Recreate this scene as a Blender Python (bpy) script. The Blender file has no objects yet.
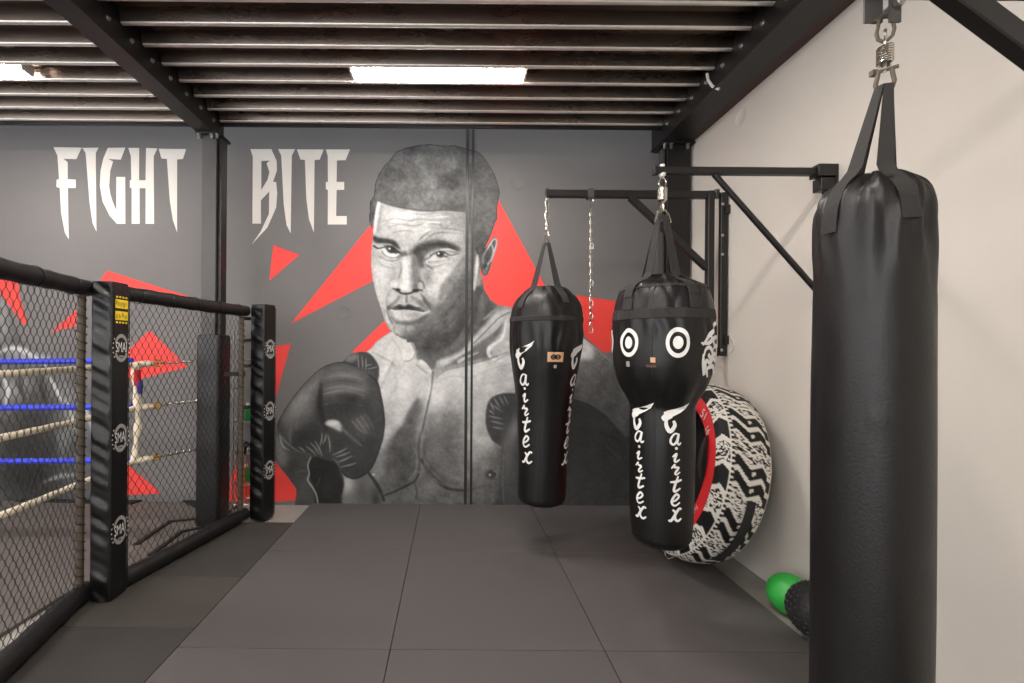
import bpy, math, random
import numpy as np
from mathutils import Vector, Matrix
from mathutils.geometry import tessellate_polygon
random.seed(7)
C = bpy.context.scene.collection
PI = math.pi
# ---------------------------------------------------------------- camera geometry (image 1024 x 683)
F, CX, CY, CAMH = 455.0, 452.0, 352.0, 1.38
ROLL = math.radians(0.45)
WALL_Y, WALL_X = 4.13, 1.946          # far wall, right wall
CEIL = CAMH + 1.84                            # underside of the deck ribs
FLOOR_Z = -0.02                        # concrete; mats finish at 0

def ray(px, py):
    u = (px - CX) / F; v = -(py - CY) / F
    c, s = math.cos(ROLL), math.sin(ROLL)
    return Vector((u*c - v*s, 1.0, u*s + v*c))
def at_y(px, py, y):
    d = ray(px, py); return Vector((d.x*y, y, CAMH + d.z*y))
def on_floor(px, py, z=0.0):
    d = ray(px, py); t = (z - CAMH)/d.z; return Vector((d.x*t, t, z))
def on_right(px, py, x=WALL_X):
    d = ray(px, py); t = x/d.x; return Vector((x, t, CAMH + d.z*t))

# ---------------------------------------------------------------- materials
def lin(c):
    c = c/255.0
    return c/12.92 if c <= 0.04045 else ((c+0.055)/1.055)**2.4
def rgb(r, g, b): return (lin(r), lin(g), lin(b), 1.0)

def mat(name, col, rough=0.6, metal=0.0, bump=0.0, bscale=40.0, var=0.0, vscale=6.0, spec=0.5, coat=0.0, rvar=0.0, stretch=None):
    m = bpy.data.materials.new(name); m.use_nodes = True
    nt = m.node_tree; N = nt.nodes; L = nt.links
    b = N['Principled BSDF']
    b.inputs['Base Color'].default_value = col
    b.inputs['Roughness'].default_value = rough
    b.inputs['Metallic'].default_value = metal
    b.inputs['Specular IOR Level'].default_value = spec
    b.inputs['Coat Weight'].default_value = coat
    b.inputs['Coat Roughness'].default_value = 0.25
    tc = N.new('ShaderNodeTexCoord'); src = tc.outputs['Object']
    if stretch:
        mp = N.new('ShaderNodeMapping'); mp.inputs['Scale'].default_value = stretch
        L.new(src, mp.inputs['Vector']); src = mp.outputs['Vector']
    if var or rvar:
        n = N.new('ShaderNodeTexNoise'); n.inputs['Scale'].default_value = vscale; n.inputs['Detail'].default_value = 5
        n.inputs['Roughness'].default_value = 0.62
        L.new(src, n.inputs['Vector'])
        if var:
            mr = N.new('ShaderNodeMapRange'); mr.inputs['From Min'].default_value = 0.3; mr.inputs['From Max'].default_value = 0.7
            mr.inputs['To Min'].default_value = 1-var; mr.inputs['To Max'].default_value = 1+var
            L.new(n.outputs['Fac'], mr.inputs['Value'])
            mx = N.new('ShaderNodeVectorMath'); mx.operation = 'SCALE'
            mx.inputs[0].default_value = col[:3]
            L.new(mr.outputs['Result'], mx.inputs['Scale'])
            L.new(mx.outputs['Vector'], b.inputs['Base Color'])
        if rvar:
            mr2 = N.new('ShaderNodeMapRange'); mr2.inputs['From Min'].default_value = 0.3; mr2.inputs['From Max'].default_value = 0.7
            mr2.inputs['To Min'].default_value = rough-rvar; mr2.inputs['To Max'].default_value = rough+rvar
            L.new(n.outputs['Fac'], mr2.inputs['Value']); L.new(mr2.outputs['Result'], b.inputs['Roughness'])
    if bump:
        n2 = N.new('ShaderNodeTexNoise'); n2.inputs['Scale'].default_value = bscale; n2.inputs['Detail'].default_value = 4
        L.new(src, n2.inputs['Vector'])
        bp = N.new('ShaderNodeBump'); bp.inputs['Strength'].default_value = bump; bp.inputs['Distance'].default_value = 0.01
        L.new(n2.outputs['Fac'], bp.inputs['Height']); L.new(bp.outputs['Normal'], b.inputs['Normal'])
    return m
def emit(name, col, strength):
    m = bpy.data.materials.new(name); m.use_nodes = True
    b = m.node_tree.nodes['Principled BSDF']
    b.inputs['Base Color'].default_value = col
    b.inputs['Emission Color'].default_value = col; b.inputs['Emission Strength'].default_value = strength
    return m
def vcol(name, rough=0.7, spec=0.3, bump=0.0):
    m = bpy.data.materials.new(name); m.use_nodes = True
    nt = m.node_tree; b = nt.nodes['Principled BSDF']
    a = nt.nodes.new('ShaderNodeVertexColor'); a.layer_name = 'Col'
    nt.links.new(a.outputs['Color'], b.inputs['Base Color'])
    b.inputs['Roughness'].default_value = rough; b.inputs['Specular IOR Level'].default_value = spec
    return m

# ---------------------------------------------------------------- objects
WL = {}
def tag(o, label=None, cat=None, group=None, kind=None):
    if label: o['label'] = label
    if cat: o['category'] = cat
    if group: o['group'] = group
    if kind: o['kind'] = kind
    return o
def thing(name, label, cat, loc=(0, 0, 0), group=None, kind=None):
    o = bpy.data.objects.new(name, None); C.objects.link(o)
    o.location = loc; o.empty_display_size = 0.05
    WL[o.name] = Vector(loc)
    return tag(o, label, cat, group, kind)
def link(name, me, parent=None, origin=None):
    o = bpy.data.objects.new(name, me); C.objects.link(o)
    base = WL[parent.name] if parent else Vector((0, 0, 0))
    if origin is None: origin = base
    o.parent = parent; o.location = Vector(origin) - base
    WL[o.name] = Vector(origin)
    return o

class MB:
    def __init__(s): s.v = []; s.f = []
    def add(s, vs, fs):
        n = len(s.v); s.v += [tuple(v) for v in vs]; s.f += [tuple(i+n for i in f) for f in fs]; return s
    def box(s, c, d, R=None):
        x, y, z = d[0]/2, d[1]/2, d[2]/2
        vs = [Vector(p) for p in ((-x,-y,-z),(x,-y,-z),(x,y,-z),(-x,y,-z),(-x,-y,z),(x,-y,z),(x,y,z),(-x,y,z))]
        if R: vs = [R @ p for p in vs]
        c = Vector(c)
        return s.add([p+c for p in vs], [(0,3,2,1),(4,5,6,7),(0,1,5,4),(1,2,6,5),(2,3,7,6),(3,0,4,7)])
    def span(s, a, b):   # axis-aligned box from corner a to corner b
        return s.box([(i+j)/2 for i, j in zip(a, b)], [abs(i-j) for i, j in zip(a, b)])
    def bar(s, a, b, w, h, up=(0, 0, 1)):
        a = Vector(a); b = Vector(b); d = (b-a); L = d.length; d.normalize()
        u = Vector(up)
        if abs(d.dot(u)) > 0.98: u = Vector((0, 1, 0))
        x = d.cross(u).normalized(); y = x.cross(d).normalized()
        return s.box((a+b)/2, (L, w, h), Matrix((d, x, y)).transposed())
    def bbar(s, a, b, w, h, r=0.004, up=(0, 0, 1)):   # bar with chamfered long edges
        a = Vector(a); b = Vector(b); d = (b-a).normalized(); u = Vector(up)
        if abs(d.dot(u)) > 0.98: u = Vector((0, 1, 0))
        x = d.cross(u).normalized(); y = x.cross(d).normalized()
        W, H = w/2, h/2
        sec = [(-W+r,-H),(W-r,-H),(W,-H+r),(W,H-r),(W-r,H),(-W+r,H),(-W,H-r),(-W,-H+r)]
        vs = [p + x*i + y*j for p in (a, b) for i, j in sec]
        fs = [(k, (k+1) % 8, 8+(k+1) % 8, 8+k) for k in range(8)] + [tuple(range(7, -1, -1)), tuple(range(8, 16))]
        return s.add(vs, fs)
    def tube(s, pts, r, n=8, closed=False, cap=True):
        pts = [Vector(p) for p in pts]; m = len(pts)
        rs = r if hasattr(r, '__len__') else [r]*m
        prev = None; vs = []
        for i, p in enumerate(pts):
            if closed: t = pts[(i+1) % m] - pts[i-1]
            else: t = pts[min(i+1, m-1)] - pts[max(i-1, 0)]
            t.normalize()
            if prev is None:
                a = Vector((0, 0, 1)) if abs(t.z) < 0.9 else Vector((1, 0, 0))
                prev = (a - t*a.dot(t)).normalized()
            else:
                q = prev - t*prev.dot(t)
                prev = q.normalized() if q.length > 1e-6 else prev
            bn = t.cross(prev)
            for k in range(n):
                an = 2*PI*k/n
                vs.append(p + (prev*math.cos(an) + bn*math.sin(an))*rs[i])
        fs = []
        for i in range(m if closed else m-1):
            for k in range(n):
                a, b = i*n+k, i*n+(k+1) % n
                c, d = ((i+1) % m)*n+(k+1) % n, ((i+1) % m)*n+k
                fs.append((a, b, c, d))
        if cap and not closed:
            fs.append(tuple(range(n-1, -1, -1))); fs.append(tuple((m-1)*n+k for k in range(n)))
        return s.add(vs, fs)
    def ring(s, c, R, r, ax=(0, 0, 1), n=20, k=6, sx=1.0, sy=1.0, up=None):
        ax = Vector(ax).normalized()
        a = Vector(up) if up else (Vector((0, 0, 1)) if abs(ax.z) < 0.9 else Vector((1, 0, 0)))
        a = (a - ax*a.dot(ax)).normalized(); b = ax.cross(a)
        return s.tube([Vector(c) + a*(R*sy*math.cos(2*PI*i/n)) + b*(R*sx*math.sin(2*PI*i/n)) for i in range(n)], r, k, closed=True)
    def lathe(s, c, prof, n=24, ax=(0, 0, 1)):
        ax = Vector(ax).normalized(); a = Vector((1, 0, 0)) if abs(ax.x) < 0.9 else Vector((0, 1, 0))
        a = (a - ax*a.dot(ax)).normalized(); b = ax.cross(a); c = Vector(c)
        vs = [c + ax*h + (a*math.cos(2*PI*k/n) + b*math.sin(2*PI*k/n))*max(r, 1e-5) for h, r in prof for k in range(n)]
        fs = [(i*n+k, i*n+(k+1) % n, (i+1)*n+(k+1) % n, (i+1)*n+k) for i in range(len(prof)-1) for k in range(n)]
        fs.append(tuple(range(n-1, -1, -1))); fs.append(tuple((len(prof)-1)*n+k for k in range(n)))
        return s.add(vs, fs)
    def ball(s, c, r, n=20, m=12):
        return s.lathe(c, [(-r*math.cos(PI*i/m), r*math.sin(PI*i/m)) for i in range(m+1)], n)
    def prism(s, loop, off):   # 3D loop, extruded by vector off; concave allowed
        loop = [Vector(p) for p in loop]; off = Vector(off); n = len(loop)
        tris = tessellate_polygon([loop])
        fs = [tuple(t) for t in tris] + [tuple(i+n for i in reversed(t)) for t in tris]
        fs += [(i, (i+1) % n, n+(i+1) % n, n+i) for i in range(n)]
        return s.add(loop + [p+off for p in loop], fs)
    def build(s, name, m, parent=None, smooth=False, origin=None, bevel=0.0, seg=2):
        base = WL[parent.name] if parent else Vector((0, 0, 0))
        if origin is not None: base = Vector(origin)
        me = bpy.data.meshes.new(name)
        me.from_pydata([tuple(Vector(v) - base) for v in s.v], [], s.f)
        me.materials.append(m)
        import bmesh
        bm = bmesh.new(); bm.from_mesh(me); bmesh.ops.recalc_face_normals(bm, faces=bm.faces); bm.to_mesh(me); bm.free()
        if smooth:
            me.polygons.foreach_set('use_smooth', [True]*len(me.polygons))
            me.set_sharp_from_angle(angle=math.radians(40))
        o = link(name, me, parent, base)
        if bevel:
            md = o.modifiers.new('bevel', 'BEVEL'); md.width = bevel; md.segments = seg; md.limit_method = 'ANGLE'; md.harden_normals = True
            me.polygons.foreach_set('use_smooth', [True]*len(me.polygons))
        return o

def struct(o): o['kind'] = 'structure'; return o
def catmull(pts, k=6, closed=True):
    P = np.array(pts, float); n = len(P); out = []
    for i in range(n if closed else n-1):
        if closed: p0, p1, p2, p3 = P[i-1], P[i], P[(i+1) % n], P[(i+2) % n]
        else: p0, p1, p2, p3 = P[max(i-1, 0)], P[i], P[i+1], P[min(i+2, n-1)]
        for j in range(k):
            t = j/k
            out.append(0.5*((2*p1)+(-p0+p2)*t+(2*p0-5*p1+4*p2-p3)*t*t+(-p0+3*p1-3*p2+p3)*t**3))
    if not closed: out.append(P[-1])
    return np.array(out)

def text_mesh(txt, size, bold=0.0):
    cu = bpy.data.curves.new('txt', 'FONT'); cu.body = txt; cu.size = size; cu.align_x = 'CENTER'; cu.align_y = 'CENTER'
    cu.offset = bold; cu.resolution_u = 3
    o = bpy.data.objects.new('txt', cu); C.objects.link(o)
    dg = bpy.context.evaluated_depsgraph_get()
    me = bpy.data.meshes.new_from_object(o.evaluated_get(dg))
    vs = [v.co.copy() for v in me.vertices]; fs = [tuple(p.vertices) for p in me.polygons]
    bpy.data.objects.remove(o); bpy.data.curves.remove(cu); bpy.data.meshes.remove(me)
    return vs, fs

# ---------------------------------------------------------------- palette
M = {}
M['wall_grey'] = mat('grey wall paint', rgb(109, 106, 105), 0.75, bump=0.05, bscale=60, var=0.035, vscale=2.2, spec=0.3)
M['wall_white'] = mat('white concrete wall', rgb(202, 195, 186), 0.75, bump=0.06, bscale=30, var=0.03, vscale=1.6, spec=0.3)
M['wall_other'] = mat('pale wall', rgb(190, 184, 176), 0.8, var=0.03)
M['concrete'] = mat('concrete floor', rgb(146, 142, 135), 0.6, bump=0.08, bscale=50, var=0.1, vscale=5)
M['steel_black'] = mat('black painted steel', rgb(25, 23, 23), 0.42, bump=0.03, bscale=90, var=0.12, vscale=8)
M['steel_grey'] = mat('charcoal painted steel', rgb(70, 67, 66), 0.5, bump=0.03, bscale=80, var=0.1, vscale=9)
M['deck'] = mat('galvanised deck', rgb(122, 111, 103), 0.28, metal=0.95, var=0.08, vscale=6, rvar=0.05, bump=0.0, bscale=30, stretch=(0.3, 1, 1))
M['rib_highlight'] = mat('painted rib highlight', rgb(226, 221, 214), 0.42, metal=0.75, var=0.06, vscale=7)  # lighter colour on rib undersides stands in for highlights along the ribs
M['zinc'] = mat('zinc plated steel', rgb(190, 188, 184), 0.3, metal=1.0)
M['chrome'] = mat('bright chain steel', rgb(205, 200, 190), 0.22, metal=1.0)
M['brass'] = mat('brass', rgb(190, 150, 70), 0.3, metal=1.0)
M['vinyl'] = mat('black vinyl', rgb(15, 14, 14), 0.36, bump=0.2, bscale=30, spec=0.5)
M['vinyl_flat'] = mat('black vinyl cover', rgb(18, 16, 16), 0.5, bump=0.06, bscale=60)
M['leather'] = mat('black bag leather', rgb(12, 10, 10), 0.43, bump=0.08, bscale=120, spec=0.4, rvar=0.06, vscale=14)
M['bagweave'] = mat('black bag cloth', rgb(17, 15, 15), 0.44, bump=0.10, bscale=150, spec=0.4, rvar=0.05, vscale=9)
M['webbing'] = mat('black webbing', rgb(36, 33, 31), 0.8, bump=0.3, bscale=300)
M['wire'] = mat('black mesh wire', rgb(28, 24, 21), 0.55)
M['pole'] = mat('brown grey steel pole', rgb(80, 70, 58), 0.6, var=0.3, vscale=30)
M['white_paint'] = mat('white wall paint', rgb(210, 204, 197), 0.7, var=0.02)
M['red_paint'] = mat('red wall paint', rgb(226, 62, 55), 0.65, var=0.04, vscale=3)
M['white_print'] = mat('white print', rgb(222, 220, 216), 0.5)
M['grey_print'] = mat('grey print', rgb(150, 147, 144), 0.55)
M['yellow_print'] = mat('yellow print', rgb(236, 205, 40), 0.5)
M['blue_rope'] = mat('blue rope cover', rgb(46, 62, 205), 0.5, bump=0.1)
M['white_rope'] = mat('white rope cover', rgb(222, 210, 186), 0.55, bump=0.1)
M['ring_mat'] = mat('ring floor cover', rgb(92, 84, 80), 0.75, var=0.08, vscale=5)
M['tan'] = mat('tan label', rgb(206, 160, 122), 0.6)
M['lamp_body'] = mat('white lamp body', rgb(225, 222, 215), 0.5)
M['lamp'] = emit('lamp diffuser', (1.0, 0.945, 0.885, 1.0), 92.0)
# ================================================================ the room
XL, YB = -6.5, -4.2
struct(MB().span((XL, YB, FLOOR_Z-0.1), (WALL_X+0.15, WALL_Y+0.15, FLOOR_Z)).build('floor', M['concrete']))
struct(MB().span((XL, WALL_Y, FLOOR_Z), (WALL_X+0.15, WALL_Y+0.15, CEIL+0.6)).build('wall_back', M['wall_grey']))
struct(MB().span((WALL_X, YB, FLOOR_Z), (WALL_X+0.15, WALL_Y, CEIL+0.6)).build('wall_right', M['wall_white']))
struct(MB().span((XL-0.15, YB, FLOOR_Z), (XL, WALL_Y+0.15, CEIL+0.6)).build('wall_left', M['wall_other']))
struct(MB().span((XL, YB-0.15, FLOOR_Z), (WALL_X+0.15, YB, CEIL+0.6)).build('wall_front', M['wall_other']))

# profiled steel deck: ribs along X
PITCH = 0.1825
COL_Y0, COL_Y1 = 3.59, 3.71
DECK_Y1 = 3.69
def deck(x0, x1, y0, y1, name):
    prof = []
    y = y1
    H, W = 0.078, 0.030
    while y > y0 + PITCH:
        prof += [(y-W/2+W/2*math.cos(PI*k/8), CEIL+0.010-0.010*math.sin(PI*k/8)) for k in range(9)] + [(y-W-0.02, CEIL+H), (y-PITCH+0.02, CEIL+H)]
        y -= PITCH
    prof.append((y, CEIL))
    vs = [(x, p[0], p[1]) for x in (x0, x1) for p in prof]; n = len(prof)
    m = MB().add(vs, [(i, i+1, n+i+1, n+i) for i in range(n-1)])
    m.span((x0, y0, CEIL+0.08), (x1, y1, CEIL+0.11))
    o = m.build(name, M['deck'], smooth=True); o.data.materials.append(M['rib_highlight'])
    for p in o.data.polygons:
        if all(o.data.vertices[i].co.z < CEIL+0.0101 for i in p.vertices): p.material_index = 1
    return struct(o)
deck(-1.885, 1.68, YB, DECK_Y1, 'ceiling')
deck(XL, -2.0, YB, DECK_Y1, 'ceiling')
# slab above the deck and beams, and the dark edge angle at the deck's far end
struct(MB().span((XL, YB, CEIL+0.12), (WALL_X, DECK_Y1+0.02, CEIL+0.16)).build('ceiling', M['steel_black']))
struct(MB().span((XL, DECK_Y1, CEIL-0.025), (1.7, DECK_Y1+0.012, CEIL+0.12)).build('trim_1', M['steel_black']))

BEAM_B = CAMH + 1.71     # underside of the main beams
def ibeam(name, x_lo, x_hi):
    m = MB(); y0, y1 = YB, COL_Y1+(0.04 if x_lo < 0 else 0.16)
    m.span((x_lo, y0, BEAM_B), (x_hi, y1, BEAM_B+0.014))
    m.span((x_lo, y0, CEIL+0.1), (x_hi, y1, CEIL+0.115))
    m.span((x_lo+0.008, y0, BEAM_B+0.014), (x_lo+0.016, y1, CEIL+0.1))
    m.span((x_hi-0.016, y0, BEAM_B+0.014), (x_hi-0.008, y1, CEIL+0.1))
    return struct(m.build(name, M['steel_black'], bevel=0.002))
LB0, LB1 = -2.02, -1.885
RB0, RB1 = 1.675, 1.862
bl = ibeam('beam', LB0, LB1)
br = ibeam('beam', RB0, RB1)
M['oxide'] = mat('brown primer steel', rgb(70, 50, 46), 0.6, var=0.1)
struct(MB().span((1.868, YB, BEAM_B+0.01), (WALL_X-0.004, COL_Y1+0.04, BEAM_B+0.06)).build('trim_2', M['oxide']))
def bolt(m, c, ax, r=0.011, h=0.012):
    m.lathe(c, [(0, r), (h, r)], 6, ax); m.lathe(c, [(-0.001, r*1.5), (0.002, r*1.5)], 12, ax)
for k in range(9):
    y = DECK_Y1 - 0.11 - k*PITCH
    for bm, x, ax in ((bl, LB1-0.008, (1, 0, 0)), (br, RB0+0.008, (-1, 0, 0))):
        m = MB(); bolt(m, (x, y, CEIL-0.03), ax, 0.010); m.build('bolt', M['zinc'], bm)
# short bent conduit end dropping from the deck beside the right beam
m = MB(); a = Vector((1.655, 2.98, CEIL-0.005))
m.tube([a, a+Vector((0.004, -0.01, -0.05)), a+Vector((0.02, -0.03, -0.1)), a+Vector((0.045, -0.06, -0.135))], 0.009, 8)
struct(m.build('trim_3', M['lamp_body'], smooth=True))

def column(x0, x1, y0, y1, top):
    m = MB()
    m.span((x0, y0, FLOOR_Z), (x1, y0+0.012, top-0.016)); m.span((x0, y1-0.012, FLOOR_Z), (x1, y1, top-0.016))
    m.span((x0+0.006, y0+0.012, FLOOR_Z), (x0+0.016, y1-0.012, top-0.016)); m.span((x1-0.016, y0+0.012, FLOOR_Z), (x1-0.006, y1-0.012, top-0.016))
    return m
lc = struct(column(-1.985, -1.872, COL_Y0, COL_Y1, BEAM_B).build('column', M['steel_grey'], bevel=0.003))
MB().span((-2.02, COL_Y0-0.04, BEAM_B-0.016), (-1.835, COL_Y1+0.04, BEAM_B)).build('top_plate', M['steel_black'], lc)
for dx in (-2.0, -1.90, -1.855):
    m = MB(); bolt(m, (dx, COL_Y0-0.02, BEAM_B-0.016), (0, 0, -1), 0.012, 0.035); m.build('bolt', M['zinc'], lc)
struct(MB().span((-1.870, COL_Y0+0.03, FLOOR_Z), (-1.845, COL_Y1, BEAM_B-0.02)).build('trim_4', M['steel_black']))
RY = COL_Y0+0.1
rc = struct(column(1.735, 1.925, RY, RY+0.12, BEAM_B).build('column', M['steel_black'], bevel=0.003))
struct(MB().span((1.720, RY+0.04, FLOOR_Z), (1.733, RY+0.12, BEAM_B-0.02)).build('trim_5', M['steel_grey']))
MB().span((1.685, RY-0.04, BEAM_B-0.016), (1.94, RY+0.16, BEAM_B)).build('top_plate', M['steel_black'], rc)
for dx in (1.705, 1.755, 1.89):
    m = MB(); bolt(m, (dx, RY-0.02, BEAM_B-0.016), (0, 0, -1), 0.013, 0.04); m.build('bolt', M['zinc'], rc)
# panel joint with its two cover strips (runs up through the painted head)
for px, i in ((467.0, 6), (472.5, 7)):
    a, b = at_y(px-1.7, 503, WALL_Y), at_y(px+0.6, 130, WALL_Y)
    struct(MB().bar((a.x, WALL_Y-0.004, FLOOR_Z), (b.x, WALL_Y-0.004, CEIL+0.5), 0.026 if i == 6 else 0.020, 0.010, up=(0, 1, 0)).build('trim_%d' % i, M['steel_black']))
# round filler patches left by the lifting points of the concrete panels
for n, (px, py, r) in enumerate(((518, 183, 0.065), (344, 312, 0.062)), 8):
    c = at_y(px, py, WALL_Y)
    struct(MB().lathe((c.x, WALL_Y, c.z), [(0, r), (0.004, r), (0.005, r*0.9), (0.0035, r*0.86)], 36, (0, -1, 0)).build('trim_%d' % n, M['wall_grey'], smooth=True))
for n, (px, py, r) in enumerate(((741, 118, 0.062), (729, 345, 0.062)), 10):
    c = on_right(px, py)
    struct(MB().lathe((WALL_X, c.y, c.z), [(0, r), (0.004, r), (0.005, r*0.9), (0.0035, r*0.86)], 36, (-1, 0, 0)).build('trim_%d' % n, M['wall_white'], smooth=True))

# ================================================================ batten lights (recessed between deck ribs)
def batten(x0, x1, y, label):
    t = thing('ceiling_light', label, 'ceiling light', ((x0+x1)/2, y, CEIL+0.07))
    MB().span((x0, y-0.042, CEIL+0.03), (x1, y+0.042, CEIL+0.0695)).build('body', M['lamp_body'], t, bevel=0.004)
    prof = [(math.cos(a)*0.042, -math.sin(a)*0.034) for a in [PI*k/10 for k in range(11)]]
    n = len(prof)
    vs = [(x, y+p, CEIL+0.03+q) for x in (x0+0.012, x1-0.012) for p, q in prof]
    MB().add(vs, [(i, i+1, n+i+1, n+i) for i in range(n-1)] + [tuple(range(n)), tuple(range(2*n-1, n-1, -1))]).build('diffuser', M['lamp'], t, smooth=True)
    for x in (x0+0.005, x1-0.005):
        MB().span((x-0.008, y-0.045, CEIL-0.006), (x+0.008, y+0.045, CEIL+0.069)).build('end_cap', M['lamp_body'], t, bevel=0.003)
    return t
LY = DECK_Y1 - 0.018 - 3.5*PITCH
batten(-0.685, 0.475, LY, 'white fluorescent batten lamp glowing on the deck above the mats, before the boxer mural')
batten(-3.93, -2.84, LY, 'white fluorescent batten lamp in the left ceiling bay over the ring, cut by the frame')
for k, s in ((10, 'just above the camera'), (20, 'behind the camera'), (30, 'farthest behind the camera')):  # extra lamps out of view, added to raise the brightness
    y = LY - k*PITCH
    batten(-0.685, 0.475, y, 'added unseen fluorescent batten lamp over the mats, %s' % s)
    batten(-3.93, -2.76, y, 'added unseen fluorescent batten lamp over the ring, %s' % s)

# unseen glowing windows added behind the camera to brighten the room
M['fill_pane'] = emit('added fill glow', (0.95, 0.97, 1.0, 1.0), 3.6)
for n, (x0, x1) in enumerate(((-5.4, -3.2), (-2.9, -0.7)), 1):
    m = MB()
    for a, b_ in (((x0, YB, 0.25), (x0+0.06, YB+0.06, 2.95)), ((x1-0.06, YB, 0.25), (x1, YB+0.06, 2.95)), ((x0+0.06, YB, 0.25), (x1-0.06, YB+0.06, 0.31)), ((x0+0.06, YB, 2.89), (x1-0.06, YB+0.06, 2.95)), (((x0+x1)/2-0.03, YB, 0.31), ((x0+x1)/2+0.03, YB+0.06, 2.89))):
        m.span(a, b_)
    wf = struct(m.build('added_window_%d' % n, M['steel_grey']))
    MB().span((x0+0.05, YB+0.01, 0.3), (x1-0.05, YB+0.02, 2.9)).build('fill_pane', M['fill_pane'], wf)

for n, (y0, y1) in enumerate(((-3.4, -1.2), (-0.9, 1.3)), 3):  # left wall: more unseen glowing windows, added as side light
    m = MB()
    for a, b_ in (((XL, y0, 0.9), (XL+0.06, y0+0.06, 2.95)), ((XL, y1-0.06, 0.9), (XL+0.06, y1, 2.95)), ((XL, y0+0.06, 0.9), (XL+0.06, y1-0.06, 0.96)), ((XL, y0+0.06, 2.89), (XL+0.06, y1-0.06, 2.95)), ((XL, (y0+y1)/2-0.03, 0.96), (XL+0.06, (y0+y1)/2+0.03, 2.89))):
        m.span(a, b_)
    wf = struct(m.build('added_window_%d' % n, M['steel_grey']))
    MB().span((XL+0.01, y0+0.05, 0.95), (XL+0.02, y1-0.05, 2.9)).build('fill_pane', M['fill_pane'], wf)

# ================================================================ rubber mats
def mat_tile(x0, x1, y0, y1, col, label, name='rubber_mat', quad=None):
    g = 0.0018
    m = MB()
    if quad: loop = [Vector((x, y, FLOOR_Z+0.0005)) for x, y in quad]
    else: loop = [Vector(p) for p in ((x0+g, y0+g, FLOOR_Z+0.0005), (x1-g, y0+g, FLOOR_Z+0.0005), (x1-g, y1-g, FLOOR_Z+0.0005), (x0+g, y1-g, FLOOR_Z+0.0005))]
    m.prism(loop, (0, 0, 0.0195))
    o = m.build(name, col, origin=(sum(p.x for p in loop)/len(loop), sum(p.y for p in loop)/len(loop), FLOOR_Z), bevel=0.0015, seg=1)
    tag(o, label, 'mat')
    return o
def mat_mat(i, c): return mat('rubber mat %d' % i, rgb(*c), 0.62, bump=0.10, bscale=220, var=0.07, vscale=5, spec=0.35, rvar=0.06)
XS = [-1.265, -0.275, 0.72, 1.725]; YS = [4.125, 3.14, 2.11, 1.08, 0.05, -0.98]
rows = ['along the mural wall', 'second from the mural wall', 'third from the mural wall', 'fourth from the mural wall', 'fifth from the mural wall']
cols = ['left column', 'middle column', 'right column by the white wall']
greys = [(80, 76, 75), (81, 77, 76), (80, 76, 75)]
MT = [mat_mat(i, c) for i, c in enumerate(greys)]
for r in range(5):
    for c in range(3):
        o = mat_tile(XS[c], XS[c+1], YS[r+1], YS[r], MT[(r*2+c) % 3], 'grey rubber floor mat, row %s, %s' % (rows[r], cols[c]))
        o['group'] = 'grey floor mats'
DT = [mat_mat(10, (58, 55, 53)), mat_mat(11, (66, 62, 58)), mat_mat(12, (60, 57, 54))]
DY = [3.66, 2.78, 2.26, 1.25, 0.25, -0.75]
dl = ['farthest one by the back post', 'second from the back, beside the long fence panel', 'third from the back, at the front post', 'fourth from the back, by near panel', 'nearest one, out at the camera']
def strip_left(y): return (-1.905+0.2172*(y-2.615)-0.06) if y > 2.57 else (-2.02+0.2512*(2.52-y)-0.06)
for i in range(5):
    ya, yb = DY[i]-0.002, DY[i+1]+0.002
    q = [(XS[0]-0.002, yb), (XS[0]-0.002, ya), (strip_left(ya), ya)] + ([(strip_left(2.571), 2.571), (strip_left(2.569), 2.569)] if yb < 2.57 < ya else []) + [(strip_left(yb), yb)]
    o = mat_tile(0, 0, 0, 0, DT[(2, 1, 0)[i % 3]], 'dark rubber strip mat by the cage, %s' % dl[i], quad=q)
    o['group'] = 'dark strip mats'
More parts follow.
